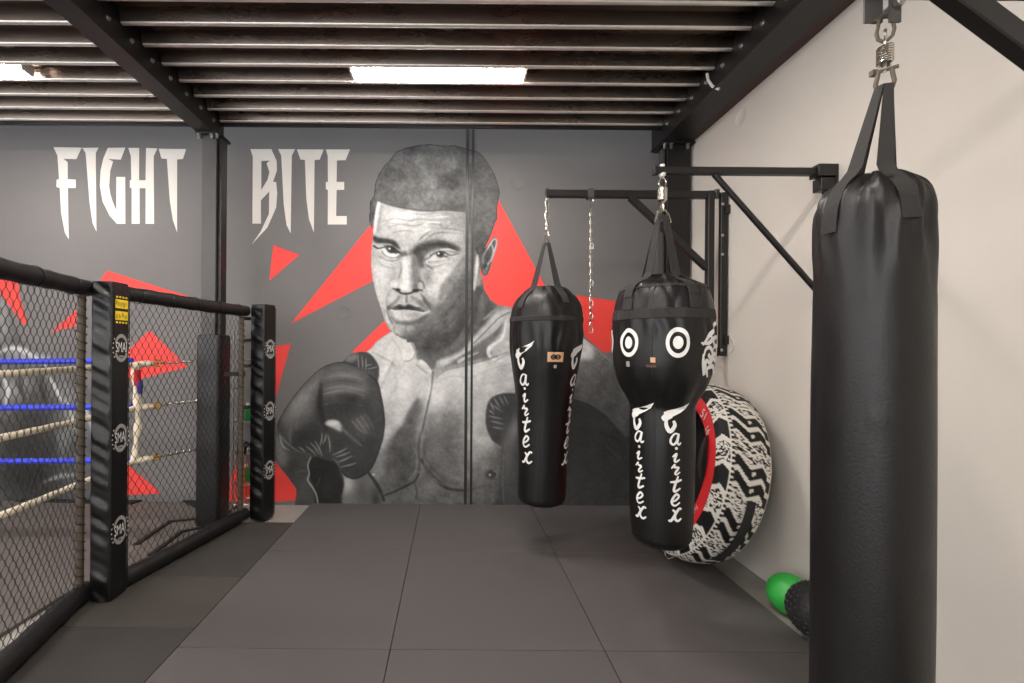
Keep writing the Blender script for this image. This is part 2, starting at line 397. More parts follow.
# ================================================================ cage fence
def fence_panel(P0, P1, label, top=1.70, e0=0.055):
    """padded chain-link panel from plan point P0 to P1"""
    P0 = Vector((P0[0], P0[1], 0)); P1 = Vector((P1[0], P1[1], 0)); d = P1-P0; L = d.length; d.normalize()
    nrm = Vector((d.y, -d.x, 0))                    # towards the mats
    t = thing('cage_fence_panel', label, 'fence panel', tuple((P0+P1)/2))
    def padded(z, r, name, seed):
        rnd = random.Random(seed); m = MB(); pts = []; rs = []
        n = 46
        ph = rnd.random()*6
        for i in range(n+1):
            s = L*i/n
            pts.append(P0 + d*s + Vector((0, 0, z + 0.004*math.sin(s*4+ph)))); rs.append(r*(1+0.035*math.sin(s*37+ph)+0.03*rnd.uniform(-1, 1)))
        return m.tube(pts, rs, 14).build(name, M['vinyl_flat'], t, smooth=True)
    tr = padded(top, 0.044, 'top_rail', 3); padded(0.052, 0.050, 'bottom_rail', 5)
    for k in range(5):      # lacing ties round the top rail
        s = L*(0.1+0.2*k); c = P0 + d*s + Vector((0, 0, top))
        MB().ring(c, 0.0455, 0.003, ax=d, n=20, k=5).build('tie', M['vinyl'], tr, smooth=True)
    z0, z1 = 0.09, top-0.03
    for e, q in ((e0, 1), (L-0.055, -1)):
        c = P0 + d*e
        po = MB().tube([c+Vector((0, 0, 0.02)), c+Vector((0, 0, top))], 0.02, 12).build('side_pole', M['pole'], t, smooth=True)
        # wire ends wrapped round the pole
        pts = []; n = 34*8
        for i in range(n):
            a = 2*PI*i/8; pts.append(c + Vector((0, 0, z0+(z1-z0)*i/n)) + (d*math.cos(a)+nrm*math.sin(a))*(0.024+0.004*math.sin(i*1.7)))
        MB().tube(pts, 0.0028, 4).build('wire_wrap', M['wire'], po)
    # chain link: zig-zag wires that bulge a little towards the mats
    w2 = 0.0232; hz = 0.037; s0, s1 = e0+0.005, L-0.06
    nw = int((s1-s0)/w2); nz = int((z1-z0)/hz)
    m = MB(); r = 0.0019
    for i in range(nw):
        base = s0 + i*w2
        prev = None
        for k in range(nz+1):
            z = z0 + (z1-z0)*k/nz
            lft = (k + i) % 2
            sx = base + (w2*1.04 if lft else -w2*0.04)
            g = 0.02*math.sin(PI*k/nz)*math.sin(PI*min(max((sx-s0)/(s1-s0), 0), 1))
            sag = -0.02*math.sin(PI*(sx-s0)/(s1-s0))*(1-k/nz)
            sh = 0.02*math.sin(2.2*PI*k/nz)*math.sin(PI*min(max((sx-s0)/(s1-s0), 0), 1))
            p = P0 + d*(sx+sh) + nrm*(g + (0.0025 if lft else -0.0025)) + Vector((0, 0, z+sag*0.6))
            ring = [p + d*(r*math.cos(a)) + nrm*(r*math.sin(a)) for a in (0.5, 0.5+2*PI/3, 0.5+4*PI/3)]
            vs = ring; nb = len(m.v); m.v += [tuple(v) for v in vs]
            if prev is not None:
                for j in range(3): m.f.append((prev+j, prev+(j+1) % 3, nb+(j+1) % 3, nb+j))
            prev = nb
    m.build('wire_mesh', M['wire'], t)
    return t

LOGO = None
def logo_on(parent, c, xdir, size):
    """round emblem with the word SMAI across it, on a face with horizontal direction xdir"""
    x = Vector(xdir).normalized(); z = Vector((0, 0, 1)); nrm = x.cross(z)
    R = size
    def P(a, b, o=0.0025): return Vector(c) + x*a + z*b + nrm*o
    for ra, rb, a0, a1 in ((0.74, 1.0, 24, 156), (0.74, 1.0, 204, 336)):
        m = MB(); n = 20; vs = []
        for i in range(n+1):
            a = math.radians(a0+(a1-a0)*i/n)
            vs += [P(math.cos(a)*R*ra*0.78, math.sin(a)*R*ra*1.15), P(math.cos(a)*R*rb*0.78, math.sin(a)*R*rb*1.15)]
        m.add(vs, [(2*i, 2*i+1, 2*i+3, 2*i+2) for i in range(n)])
        m.build('emblem_arc', M['grey_print'], parent)
    m = MB()
    vs, fs = text_mesh('SMAI', R*0.80)
    m.add([P(v.x*0.76, v.y*1.5+R*0.02, 0.003) for v in vs], fs)
    vs, fs = text_mesh('***', R*0.42); m.add([P(v.x, v.y-R*0.78, 0.003) for v in vs], fs)
    for sx in (-1, 1):                       # row of small stars beside the ring
        for k in range(5):
            a = math.radians(sx*(-34+17*k)); ca = Vector((sx*R*0.93*math.cos(a), R*1.3*math.sin(a)))
            st = [(ca.x + math.cos(PI/2+PI*i/5)*(R*0.085 if i % 2 == 0 else R*0.04), ca.y + math.sin(PI/2+PI*i/5)*(R*0.085 if i % 2 == 0 else R*0.04)) for i in range(10)]
            m.add([P(a_, b_, 0.003) for a_, b_ in st], [tuple(range(10))])
    m.build('lettering', M['white_print'], parent)

def post_pad(corner, wd, dp, rot, h, label, logos, size, warn=None):
    """square vinyl pad round a fence post: wrinkled side towards the camera, printed side towards the mats"""
    x0, x1, y0, y1 = corner[0]-wd, corner[0], corner[1], corner[1]+dp
    t = thing('cage_post', label, 'fence post', (corner[0], corner[1], 0)); t.rotation_euler.z = -math.radians(rot)
    MB().tube([((x0+x1)/2, (y0+y1)/2, 0), ((x0+x1)/2, (y0+y1)/2, h-0.03)], 0.03, 14).build('pole', M['pole'], t, smooth=True)
    rnd = random.Random(int(y0*100)); nx, nz = 14, 110
    ph = [rnd.uniform(0, 6) for _ in range(8)]
    m = MB()
    def wr(s, z):     # pulled, horizontal crinkles of the laced side
        v = 0
        for k in range(6): v += math.sin(z*(34+15*k) + ph[k] + s*(1.5+k*0.8))/(1.6+k*0.5)
        return v*0.0075*(0.35+0.65*math.sin(PI*min(max(s, 0.0), 1.0)))
    # closed section: front (-Y, wrinkled), right (+X, flat), back, left
    sec = []
    R = 0.014
    for i in range(nx+1): sec.append((x0+R+(x1-x0-2*R)*i/nx, y0, 0, i/nx))
    for k in range(1, 5): a = -PI/2+PI/2*k/5; sec.append((x1-R+R*math.cos(a), y0+R+R*math.sin(a), 2, 0))
    for i in range(5): sec.append((x1, y0+R+(y1-y0-2*R)*i/4, 1, 0))
    for k in range(1, 5): a = PI/2*k/5; sec.append((x1-R+R*math.cos(a), y1-R+R*math.sin(a), 2, 0))
    for i in range(5): sec.append((x1-R-(x1-x0-2*R)*i/4, y1, 1, 0))
    for i in range(5): sec.append((x0, y1-R-(y1-y0-2*R)*i/4, 1, 0))
    n = len(sec)
    for j in range(nz+1):
        z = 0.004+(h-0.004)*j/nz
        sh = 0.006*max(0, 1-j/2.0) + 0.006*max(0, 1-(nz-j)/2.0)
        cx, cy = (x0+x1)/2, (y0+y1)/2
        for (x, y, k, s) in sec:
            yy = y - (wr(s, z) if k == 0 else 0)
            m.v.append((x + (cx-x)*sh*8, yy + (cy-yy)*sh*8, z))
    for j in range(nz):
        for i in range(n): m.f.append((j*n+i, j*n+(i+1) % n, (j+1)*n+(i+1) % n, (j+1)*n+i))
    m.f.append(tuple(range(n-1, -1, -1))); m.f.append(tuple(nz*n+i for i in range(n)))
    pad = m.build('pad', M['vinyl'], t, smooth=True)
    # piping along the corner seams
    for x, y in ((x1-0.003, y0+0.003), (x1-0.003, y1-0.003)):
        MB().tube([(x+0.002, y-0.002 if y < (y0+y1)/2 else y+0.002, 0.02+ (h-0.04)*k/20) for k in range(21)], 0.0025, 5).build('piping', M['vinyl_flat'], pad, smooth=True)
    for z in logos: logo_on(pad, (x1+0.0, (y0+y1)/2, z), (0, 1, 0), size)
    if warn:
        zc, w, hh = warn
        c = Vector((x1+0.003, (y0+y1)/2, zc)); y_ = Vector((0, 1, 0)); zz = Vector((0, 0, 1))
        m = MB()
        for sgn in (-1, 1):      # two blocks of lettering reversed out of yellow, dashes above and below
            m.box(c+zz*(sgn*hh*0.24), (0.001, w, hh*0.36))
            for k in range(4): m.box(c+zz*(sgn*hh*0.52)+y_*(w*(-0.38+0.25*k)), (0.001, w*0.14, hh*0.07))
        wl = m.build('warning_label', M['yellow_print'], t)
        m = MB(); rnd = random.Random(4)
        for sgn in (-1, 1):
            y = -w*0.42
            while y < w*0.4:
                g = w*rnd.uniform(0.02, 0.035); m.box(c+Vector((0.001, 0, 0))+zz*(sgn*hh*0.24+rnd.uniform(-1, 1)*hh*0.06)+y_*y, (0.001, g, hh*rnd.uniform(0.1, 0.22))); y += g+w*rnd.uniform(0.06, 0.11)
        o = m.build('print', M['vinyl_flat'], wl); o['kind'] = 'stuff'
    return t
def zof(px, py, y): return at_y(px, py, y).z
# corner (x, y) nearest the camera on the mat side, then width, depth, rotation
zl = [zof(124, q, 2.54) for q in (348, 438, 530)]
post_pad((-1.850, 2.475), 0.122, 0.135, 0, zof(112, 281, 2.475), 'black padded cage post with yellow warning print and three round emblems, nearer the camera', zl, 0.068, warn=(zof(124, 310, 2.54), 0.095, 0.135))
zl = [zof(270, q, 3.73) for q in (349, 411, 470)]
bp = post_pad((-1.515, 3.67), 0.15, 0.135, 20, zof(262, 304, 3.68), 'black padded cage post at the far end of the fence, beside the painted glove', zl, 0.068)
post_pad((-1.52, 0.87), 0.122, 0.135, 0, 1.74, 'black padded cage post out of the frame at the left', [1.4, 0.9, 0.45], 0.068)
fence_panel((-1.905, 2.615), (-1.672, 3.69), 'far chain-link cage panel with padded rails, between the two emblem posts', top=1.70, e0=0.02)
fence_panel((-1.640, 1.02), (-2.02, 2.515), 'near chain-link cage panel with padded rails, cut by the left edge', top=1.712)
# strap loops tying the far pole, seen inside the corner
for k, q in enumerate((318, 340, 366, 408, 446)):
    z = zof(240, q, 3.7)
    MB().ring((-1.715, 3.69, z), 0.032, 0.012, n=20, k=6, up=(1, 0, 0)).build('strap', M['webbing'], bp, smooth=True)

# ================================================================ boxing ring behind the fence
rm = MB().prism([Vector(p) for p in ((XL+0.3, -0.5, FLOOR_Z), (-2.17, -0.5, FLOOR_Z), (-2.17, 2.6, FLOOR_Z), (-1.96, 2.75, FLOOR_Z), (-1.80, 3.6, FLOOR_Z), (-1.90, 3.7, FLOOR_Z), (-1.90, 4.12, FLOOR_Z), (XL+0.3, 4.12, FLOOR_Z))], (0, 0, 0.022))
tag(rm.build('ring_mat', M['ring_mat'], origin=(-4, 2, FLOOR_Z), bevel=0.002, seg=1), 'grey brown canvas floor of the boxing ring behind the cage fence', 'ring canvas')
CO = Vector((-2.29, 3.30, 0))           # ring corner
RZ = [1.27, 0.955, 0.57]; BZ = [1.30, 0.965, 0.577]
words_h = ['top', 'middle', 'bottom']
def covered_rope(m, a, b, r, n=40):
    a = Vector(a); b = Vector(b); pts = []; rs = []
    for i in range(n+1):
        t = i/n; pts.append(a.lerp(b, t) - Vector((0, 0, 0.02*math.sin(PI*t)))); rs.append(r*(1+0.07*math.sin(i*2.1)))
    return m.tube(pts, rs, 10)
for k, z in enumerate(RZ):
    t = thing('ring_rope', 'white covered %s rope of the ring, running back behind the cage fence' % words_h[k], 'ring rope', (-2.2, 1.8, z))
    covered_rope(MB(), (-2.10, 0.3, z), CO+Vector((0.0, -0.03, z)), 0.019, 60).build('rope', M['white_rope'], t, smooth=True)
    # turnbuckle + chain to the padded column
    a = CO + Vector((0.0, -0.02, z)); b = Vector((-1.975, 3.655, z+0.025)); dd = (b-a); Ld = dd.length; dd.normalize()
    MB().tube([a+dd*s for s in (0.0, 0.02, 0.09, 0.12)], [0.016, 0.024, 0.024, 0.014], 10).build('end_sleeve', M['white_rope'], t, smooth=True)
    m = MB(); m.ring(a+dd*0.145, 0.026, 0.006, ax=dd.cross(Vector((0, 0, 1))), n=14, k=5); m.tube([a+dd*0.12, a+dd*0.19], 0.008, 8); m.build('turnbuckle', M['brass'], t, smooth=True)
    m = MB(); s = 0.18; i = 0
    while s < Ld:
        ax = dd.cross(Vector((0, 0, 1))).normalized()
        m.ring(a+dd*s, 0.0085, 0.0036, ax=(ax if i % 2 else ax.cross(dd)), n=8, k=4, sx=1.0, sy=1.9 , up=dd); s += 0.0225; i += 1
    m.build('chain', M['chrome'], t, smooth=True)
    t = thing('ring_rope', 'blue covered %s rope of the ring, running across in front of the far wall' % words_h[k], 'ring rope', (-4, 3.3, BZ[k]))
    covered_rope(MB(), (XL+0.5, 3.3, BZ[k]), CO+Vector((-0.03, 0, BZ[k])), 0.021, 150).build('rope', M['blue_rope'], t, smooth=True)
# corner tie strap and its coloured tassel
t = thing('rope_spacer', 'white strap tying the ring ropes together at the corner behind the front post', 'rope spacer', tuple(CO+Vector((0.01, 0, 0))))
pts = [CO+Vector((0.012+0.012*math.sin(q*9), -0.012, q)) for q in [0.56+0.68*i/24 for i in range(25)]]
MB().tube(pts, [0.02+0.006*math.sin(i*0.9) for i in range(25)], 10).build('strap', M['white_rope'], t, smooth=True)
M['red_cloth'] = mat('red cloth', rgb(190, 36, 40), 0.8); M['blue_cloth'] = mat('dark blue cloth', rgb(45, 40, 110), 0.8)
MB().lathe(CO+Vector((0.02, -0.03, 1.235)), [(0, 0.02), (0.02, 0.034), (0.045, 0.03), (0.055, 0.012)], 14).build('knot', M['white_rope'], t, smooth=True)
MB().lathe(CO+Vector((0.03, -0.03, 1.12)), [(0, 0.018), (0.05, 0.024), (0.115, 0.02)], 12).build('red_tassel', M['red_cloth'], t, smooth=True)
MB().lathe(CO+Vector((0.05, -0.03, 1.06)), [(0, 0.012), (0.05, 0.02), (0.1, 0.016)], 12).build('blue_tassel', M['blue_cloth'], t, smooth=True)
# pad round the foot of the left column
pc = Vector(((-1.985-1.84)/2+0.004, (COL_Y0+COL_Y1)/2-0.002, 0)); hw = 0.096
ztop = zof(213, 335, COL_Y0-0.03)
m = MB(); sec = []
for sx, sy in ((1, -1), (1, 1), (-1, 1), (-1, -1)):
    a0 = math.atan2(sy, sx)
    for k in range(-3, 4): a = a0 + k*PI/14; sec.append((sx*(hw-0.03)+0.03*math.cos(a), sy*(hw-0.03)+0.03*math.sin(a)))
n = len(sec)
# hollow sleeve: outer and inner skins
def sleeve(sc, z): return [pc+Vector((p[0]*sc, p[1]*sc, z)) for p in sec]
rings_ = [sleeve(0.96, 0.004), sleeve(1, 0.02)] + [sleeve(1+0.012*math.sin(q*5), 0.02+(ztop-0.05)*q/20) for q in range(1, 21)] + [sleeve(0.96, ztop), sleeve(0.85, ztop+0.004), sleeve(0.84, ztop-0.05), sleeve(0.84, 0.004)]
m.add([p for r in rings_ for p in r], [(j*n+i, j*n+(i+1) % n, (j+1)*n+(i+1) % n, (j+1)*n+i) for j in range(len(rings_)-1) for i in range(n)])
t = thing('column_pad', 'tall black pad wrapped round the steel column, behind the cage mesh', 'pad', tuple(pc))
m.build('sleeve', M['vinyl'], t, smooth=True)
z = zof(220, 374, 3.6)
MB().bar((-1.80, 3.60, z), (-1.66, 3.66, z), 0.012, 0.035).build('strap', M['webbing'], t)
# black edging strips lying on the ring floor behind the far panel
def floor_strip(pts, w, label):
    m = MB(); P = [on_floor(px, py, 0.004) for px, py in pts]
    for a, b in zip(P[:-1], P[1:]):
        pass
    L_ = []; R_ = []
    for i, p in enumerate(P):
        dq = (P[min(i+1, len(P)-1)]-P[max(i-1, 0)]).normalized(); nn = Vector((-dq.y, dq.x, 0))*w/2
        L_.append(p+nn); R_.append(p-nn)
    m.prism(L_+R_[::-1], (0, 0, 0.012))
    tag(m.build('floor_strap', M['vinyl_flat'], origin=tuple(P[0])), label, 'floor strap')
floor_strip([(20, 500), (133, 503), (172, 492), (212, 513)], 0.09, 'broad black strap lying on the ring floor, running to the column pad')
floor_strip([(136, 545), (170, 522), (210, 518)], 0.035, 'thin black strap on the ring floor, middle one behind the far panel')
floor_strip([(150, 556), (182, 532), (222, 524)], 0.03, 'thin black strap on the ring floor, closest to the fence rail')

# narrow wire rack with skipping ropes in the corner behind the fence
t = thing('wire_rack', 'narrow metal rack with thin shelves in the corner behind the far post', 'rack', (-1.80, 4.0, FLOOR_Z))
RX0, RX1, RY0, RY1 = -1.88, -1.70, 3.92, 4.10
zt = zof(240, 330, 3.95)
for x in (RX0, RX1):
    for y in (RY0, RY1): MB().tube([(x, y, FLOOR_Z), (x, y, zt)], 0.007, 8).build('upright', M['zinc'], t, smooth=True)
for q in (0.05, 0.22, 0.49, 0.76, 1.05, 1.3):
    m = MB(); m.tube([(RX0, RY0, q), (RX1, RY0, q), (RX1, RY1, q), (RX0, RY1, q)], 0.005, 6, closed=True)
    for k in range(1, 6): m.tube([(RX0+(RX1-RX0)*k/6, RY0, q), (RX0+(RX1-RX0)*k/6, RY1, q)], 0.003, 5)
    m.build('shelf', M['zinc'], t, smooth=True)
M['green_plastic'] = mat('green plastic', rgb(40, 128, 62), 0.4)
M['orange_rope'] = mat('orange cord', rgb(196, 96, 48), 0.6)
for x, q, lab in ((-1.80, 0.2265, 'green bottle on the wire rack, on the lower shelf'), (-1.79, 0.7665, 'green bottle on the wire rack, on the upper shelf')):
    t = thing('bottle', lab, 'bottle', (x, 4.0, q))
    MB().lathe((x, 4.0, q), [(0, 0.03), (0.01, 0.034), (0.1, 0.034), (0.13, 0.02)], 16).build('body', M['green_plastic'], t, smooth=True)
    MB().lathe((x, 4.0, q+0.131), [(0, 0.014), (0.022, 0.014)], 12).build('cap', M['white_print'], t, smooth=True)
for x, lab in ((-1.83, 'left one'), (-1.77, 'right one')):
    t = thing('skipping_rope', 'orange skipping rope hanging on the front of the wire rack, %s' % lab, 'skipping rope', (x, 3.90, 0.5))
    pts = [(x+0.015*math.sin(a*2), 3.902, 0.30+0.19*math.cos(a)) for a in [2*PI*k/30 for k in range(31)]]
    MB().tube(pts, 0.005, 6).build('cord', M['orange_rope'], t, smooth=True)
    MB().tube([(x, 3.902, 0.49), (x+0.01, 3.902, 0.60)], 0.011, 8).build('handle', M['vinyl_flat'], t, smooth=True)
# ================================================================ punch bags
def smooth_noise(seed):
    rnd = random.Random(seed); K = [(rnd.randint(1, 5), rnd.uniform(-30, 30), rnd.uniform(0, 6.28), rnd.uniform(0.5, 1)) for _ in range(7)]
    return lambda th, z: sum(a*math.sin(k*th + w*z + p) for k, w, p, a in K)/4
class Bag:
    """upright bag: radius profile over height plus folds"""
    def __init__(s, cx, cy, prof, folds, nth=96, nz=150, lean=0.0):
        s.c = Vector((cx, cy, 0)); s.prof = sorted(prof); s.folds = folds; s.nth = nth; s.nz = nz
        s.z0 = s.prof[0][0]; s.z1 = s.prof[-1][0]; s.lean = lean
        s.az = math.atan2(-cy, -cx)                 # azimuth that faces the camera
        zs = np.array([p[0] for p in s.prof]); rs = np.array([p[1] for p in s.prof])
        # monotone cubic slopes
        h = np.diff(zs); dl = np.diff(rs)/h; m = np.zeros(len(zs))
        for i in range(1, len(zs)-1):
            if dl[i-1]*dl[i] > 0: m[i] = 2*dl[i-1]*dl[i]/(dl[i-1]+dl[i])
        m[0] = dl[0]; m[-1] = dl[-1]; s.zs, s.rs, s.m = zs, rs, m
    def r0(s, z):
        zs, rs, m = s.zs, s.rs, s.m
        z = min(max(z, zs[0]), zs[-1]); i = min(max(int(np.searchsorted(zs, z)) - 1, 0), len(zs)-2)
        h = zs[i+1]-zs[i]; t = (z-zs[i])/h
        return (1+2*t)*(1-t)**2*rs[i] + t*(1-t)**2*h*m[i] + t*t*(3-2*t)*rs[i+1] + t*t*(t-1)*h*m[i+1]
    def r(s, th, z): return max(s.r0(z) + s.folds(th, z), 0.005)
    def P(s, th, z, off=0.0):                       # th is relative to the camera-facing direction, + = to the right in the picture
        a = s.az + th; R = s.r(th, z) + off
        return Vector((s.c.x + s.lean*(s.z1-z) + R*math.cos(a), s.c.y + R*math.sin(a), z))
    def body(s, name, m, parent, cap=True):
        mb = MB(); zs = [s.z0 + (s.z1-s.z0)*(0.5-0.5*math.cos(PI*k/s.nz)) if False else s.z0+(s.z1-s.z0)*k/s.nz for k in range(s.nz+1)]
        # extra rings near the rounded foot
        zs = sorted(set([round(z, 5) for z in zs] + [round(s.z0 + 0.0025*k, 5) for k in range(14)]))
        for z in zs:
            for k in range(s.nth): mb.v.append(tuple(s.P(2*PI*k/s.nth, z)))
        n = s.nth
        for j in range(len(zs)-1):
            for k in range(n): mb.f.append((j*n+k, j*n+(k+1) % n, (j+1)*n+(k+1) % n, (j+1)*n+k))
        mb.f.append(tuple(range(n-1, -1, -1)))
        # sunken top
        t = (len(zs)-1)*n; cz = s.z1-0.03; b = len(mb.v)
        for k in range(n):
            p = s.P(2*PI*k/n, s.z1); mb.v.append((s.c.x+(p.x-s.c.x)*0.9, s.c.y+(p.y-s.c.y)*0.9, cz))
        for k in range(n): mb.f.append((t+k, t+(k+1) % n, b+(k+1) % n, b+k))
        mb.f.append(tuple(b+k for k in range(n)))
        return mb.build(name, m, parent, smooth=True)
    def hit(s, px, py):
        """surface coordinates under a picture point"""
        d = ray(px, py); o = Vector((0, 0, CAMH)); lo = None
        D = math.hypot(s.c.x, s.c.y)
        dh = math.hypot(d.x, d.y)
        best = None; t = (D-0.45)/dh
        while t < (D+0.05)/dh:
            p = o + d*t; px_ = p.x-s.c.x-s.lean*(s.z1-p.z); rr = math.hypot(px_, p.y-s.c.y)
            th = math.atan2(p.y-s.c.y, px_) - s.az; th = (th+PI) % (2*PI) - PI
            e = rr - s.r(th, p.z)
            if best is None or e < best[0]: best = (e, th, p.z)
            if e <= 0: return th, p.z
            t += 0.002
        return best[1], best[2]
    def band(s, name, m, parent, z, h, off=0.003, a0=-PI, a1=PI, n=96, dz=lambda th: 0.0):
        mb = MB(); full = abs(a1-a0) > 6.28
        for k in range(n+1):
            th = a0+(a1-a0)*k/n; c = dz(th)
            for q, o in ((-h/2, 0.0), (-h/2+0.003, off), (h/2-0.003, off), (h/2, 0.0)): mb.v.append(tuple(s.P(th, z+c+q, o)))
        for k in range(n):
            for j in range(3): mb.f.append((k*4+j, k*4+j+1, k*4+j+5, k*4+j+4))
        return mb.build(name, m, parent, smooth=True)
    def decal(s, mb, th0, z0, pts2, off=0.0035):    # filled outline in metres around an anchor (x to the right, y up)
        loop = [Vector((x, y, 0)) for x, y in pts2]
        tr = tessellate_polygon([loop]); R = s.r(th0, z0)
        mb.add([s.P(th0+x/R, z0+y, off) for x, y in pts2], [tuple(t) for t in tr])
    def stroke(s, mb, th0, z0, pts2, w, off=0.0035):
        P = catmull(pts2, 5, closed=False); n = len(P); R = s.r(th0, z0); vs = []
        ww = w if hasattr(w, '__len__') else (w, w)
        for i, p in enumerate(P):
            d = P[min(i+1, n-1)]-P[max(i-1, 0)]; d = d/(np.hypot(*d)+1e-9); nn = np.array((-d[1], d[0]))
            wi = (ww[0]+(ww[1]-ww[0])*i/(n-1))/2 * (0.7+0.4*math.sin(PI*i/(n-1)))
            for q in (-1, 0, 1): vs.append(s.P(th0+(p+nn*wi*q)[0]/R, z0+(p+nn*wi*q)[1], off))
        fs = []
        for i in range(n-1):
            for q in (0, 1): fs.append((i*3+q, i*3+q+1, i*3+q+4, i*3+q+3))
        mb.add(vs, fs)
    def disc(s, mb, th0, z0, ra, rb, off=0.0035, n=40, sx=1.0):
        R = s.r(th0, z0); vs = []
        rr = [ra+(rb-ra)*j/3 for j in range(4)]
        for k in range(n):
            a = 2*PI*k/n
            for q in rr: vs.append(s.P(th0+sx*q*math.cos(a)/R, z0+q*math.sin(a), off))
        mb.add(vs, [(k*4+j, k*4+j+1, ((k+1) % n)*4+j+1, ((k+1) % n)*4+j) for k in range(n) for j in range(3)])

GL = {   # brush script letters, unit box, y up
 'a': [[(.80,.88),(.45,.92),(.15,.55),(.12,.22),(.35,.06),(.62,.32),(.80,.88),(.70,.25),(.82,.05),(1.0,.22)]],
 'i': [[(.22,.42),(.58,.70),(.42,.22),(.52,.03),(.88,.24)]],
 'r': [[(.15,.55),(.45,.92),(.42,.66),(.80,.62),(.50,.18),(.62,.03),(.95,.25)]],
 't': [[(.72,1.12),(.42,.25),(.50,.02),(.90,.26)], [(.12,.68),(.55,.72),(1.0,.86)]],
 'e': [[(.10,.30),(.55,.45),(.82,.76),(.60,.93),(.28,.55),(.25,.16),(.52,.02),(.92,.28)]],
 'x': [[(.02,.12),(.22,.08),(.75,.90),(.98,.88)], [(.30,.86),(.50,.66),(.48,.25),(.70,.05),(.98,.25)]],
}
def script_word(bag, parent, cells, pxm, name='lettering'):
    """Fairtex in brush letters stacked downwards; cells = (char, px, py, w, h) in picture units at pxm px per metre"""
    mb = MB()
    for ch, px, py, w, h, sq in cells:
        th, z = bag.hit(px, py); W, H = w/pxm, h/pxm*0.93
        if sq: th = sq
        if ch == 'F':
            wing = [(-.66,.42),(-.40,.56),(.15,.72),(.60,.92),(1.02,1.18),(.80,.72),(.42,.40),(.0,.14),(-.28,.04),(-.52,-.04),(-.62,.10)]
            bag.decal(mb, th, z, [(x*W*0.9, (y-0.1)*H*0.62) for x, y in wing], 0.005)
            bag.stroke(mb, th, z, [(-.45*W, .10*H), (-.58*W, -.12*H), (-.10*W, .02*H)], 0.20*H)
            bag.stroke(mb, th, z, [(-.42*W, -.08*H), (-.44*W, -.42*H), (-.22*W, -.72*H), (.06*W, -.42*H), (-.02*W, -.20*H)], 0.17*H)
        else:
            for st in GL[ch]: bag.stroke(mb, th, z, [((x-.5)*W, (y-.5)*H) for x, y in st], 0.17*H)
            if ch == 'i': bag.disc(mb, th+0.06*W/bag.r(th, z), z+0.62*H, 0.0, 0.12*H, n=14)
    return mb.build(name, M['white_print'], parent)

def strap(bag, parent, apex, th, z_top, z_end, w, name='strap', off=0.006, apex_w=None, lean=0.0):
    """flat webbing from the shackle down to the rim and on along the bag"""
    mb = MB(); R = bag.P(th, z_top, off)
    tg0 = Vector((-math.sin(bag.az), math.cos(bag.az), 0)); apex = Vector(apex) + tg0*(0.42*(apex_w or w)*(1 if math.sin(th) > 0 else -1)) + Vector((math.cos(bag.az), math.sin(bag.az), 0))*(0.012*math.cos(th))
    tang = Vector((-math.sin(bag.az+th), math.cos(bag.az+th), 0))
    path = [(apex + (R-apex)*q, (apex_w or w)+(w-(apex_w or w))*q) for q in (0, 0.15, 0.4, 0.7, 0.93)]
    nz = 10
    path += [(bag.P(th+lean*k/nz, z_top-0.008-(z_top-0.008-z_end)*k/nz, off), w) for k in range(nz+1)]
    vs = []
    rad0 = Vector((math.cos(bag.az+th), math.sin(bag.az+th), 0))
    for i, (p, ww) in enumerate(path):
        dn = (path[min(i+1, len(path)-1)][0]-path[max(i-1, 0)][0]).normalized(); nr = tang.cross(dn).normalized()
        if nr.dot(rad0) < 0: nr = -nr
        for q, o in ((-1, -.0015), (1, -.0015), (1, .0015), (-1, .0015)): vs.append(p + tang*(q*ww/2) + nr*o)
    n = len(path)
    fs = [(i*4+j, i*4+(j+1) % 4, i*4+4+(j+1) % 4, i*4+4+j) for i in range(n-1) for j in range(4)] + [(3, 2, 1, 0), tuple((n-1)*4+j for j in range(4))]
    return mb.add(vs, fs).build(name, M['webbing'], parent)

def shackle(m, c, w, h, r, ax):
    """bow shackle hanging from c, open side up, in the plane of ax and Z"""
    ax = Vector(ax).normalized(); c = Vector(c)
    pts = [c + ax*(-w/2*0.72)] + [c + ax*(w/2*q) + Vector((0, 0, z*h)) for q, z in ((-.8, -.25), (-1, -.6), (-.8, -.86), (-.3, -.99), (.3, -.99), (.8, -.86), (1, -.6), (.8, -.25))] + [c + ax*(w/2*0.72)]
    m.tube(pts, r, 8); m.tube([c - ax*(w*0.55), c + ax*(w*0.72)], r*0.95, 8); m.box(c - ax*(w*0.6), (r*2.6, r*2.6, r*2.6))
def chain_down(m, a, b, pitch, R, r, elong=1.7):
    a = Vector(a); b = Vector(b); L = (b-a).length; d = (b-a).normalized(); n = max(2, round(L/pitch)); i = 0
    e = Vector((1, 0, 0)); e = (e - d*e.dot(d)).normalized(); f = d.cross(e)
    for i in range(n): m.ring(a + d*(L*(i+.5)/n), R, r, ax=(e if i % 2 else f), n=12, k=5, sx=1.0, sy=elong, up=d)

def creases(th, e, n, a, depth, slant, ph):
    # gathered cloth under a tied rim: sharp valleys running down in Vs
    f = math.exp(-max(e-0.015, 0)/depth)*min(1, 0.35+e/0.02)
    c1 = (1-abs(math.sin(0.5*(n*th+slant*e+ph))))**2.2; c2 = (1-abs(math.sin(0.5*(n*th-slant*e+ph*0.6))))**2.2
    return -a*f*(c1+c2) + a*0.5*f
fold_noise = [smooth_noise(k) for k in range(5)]
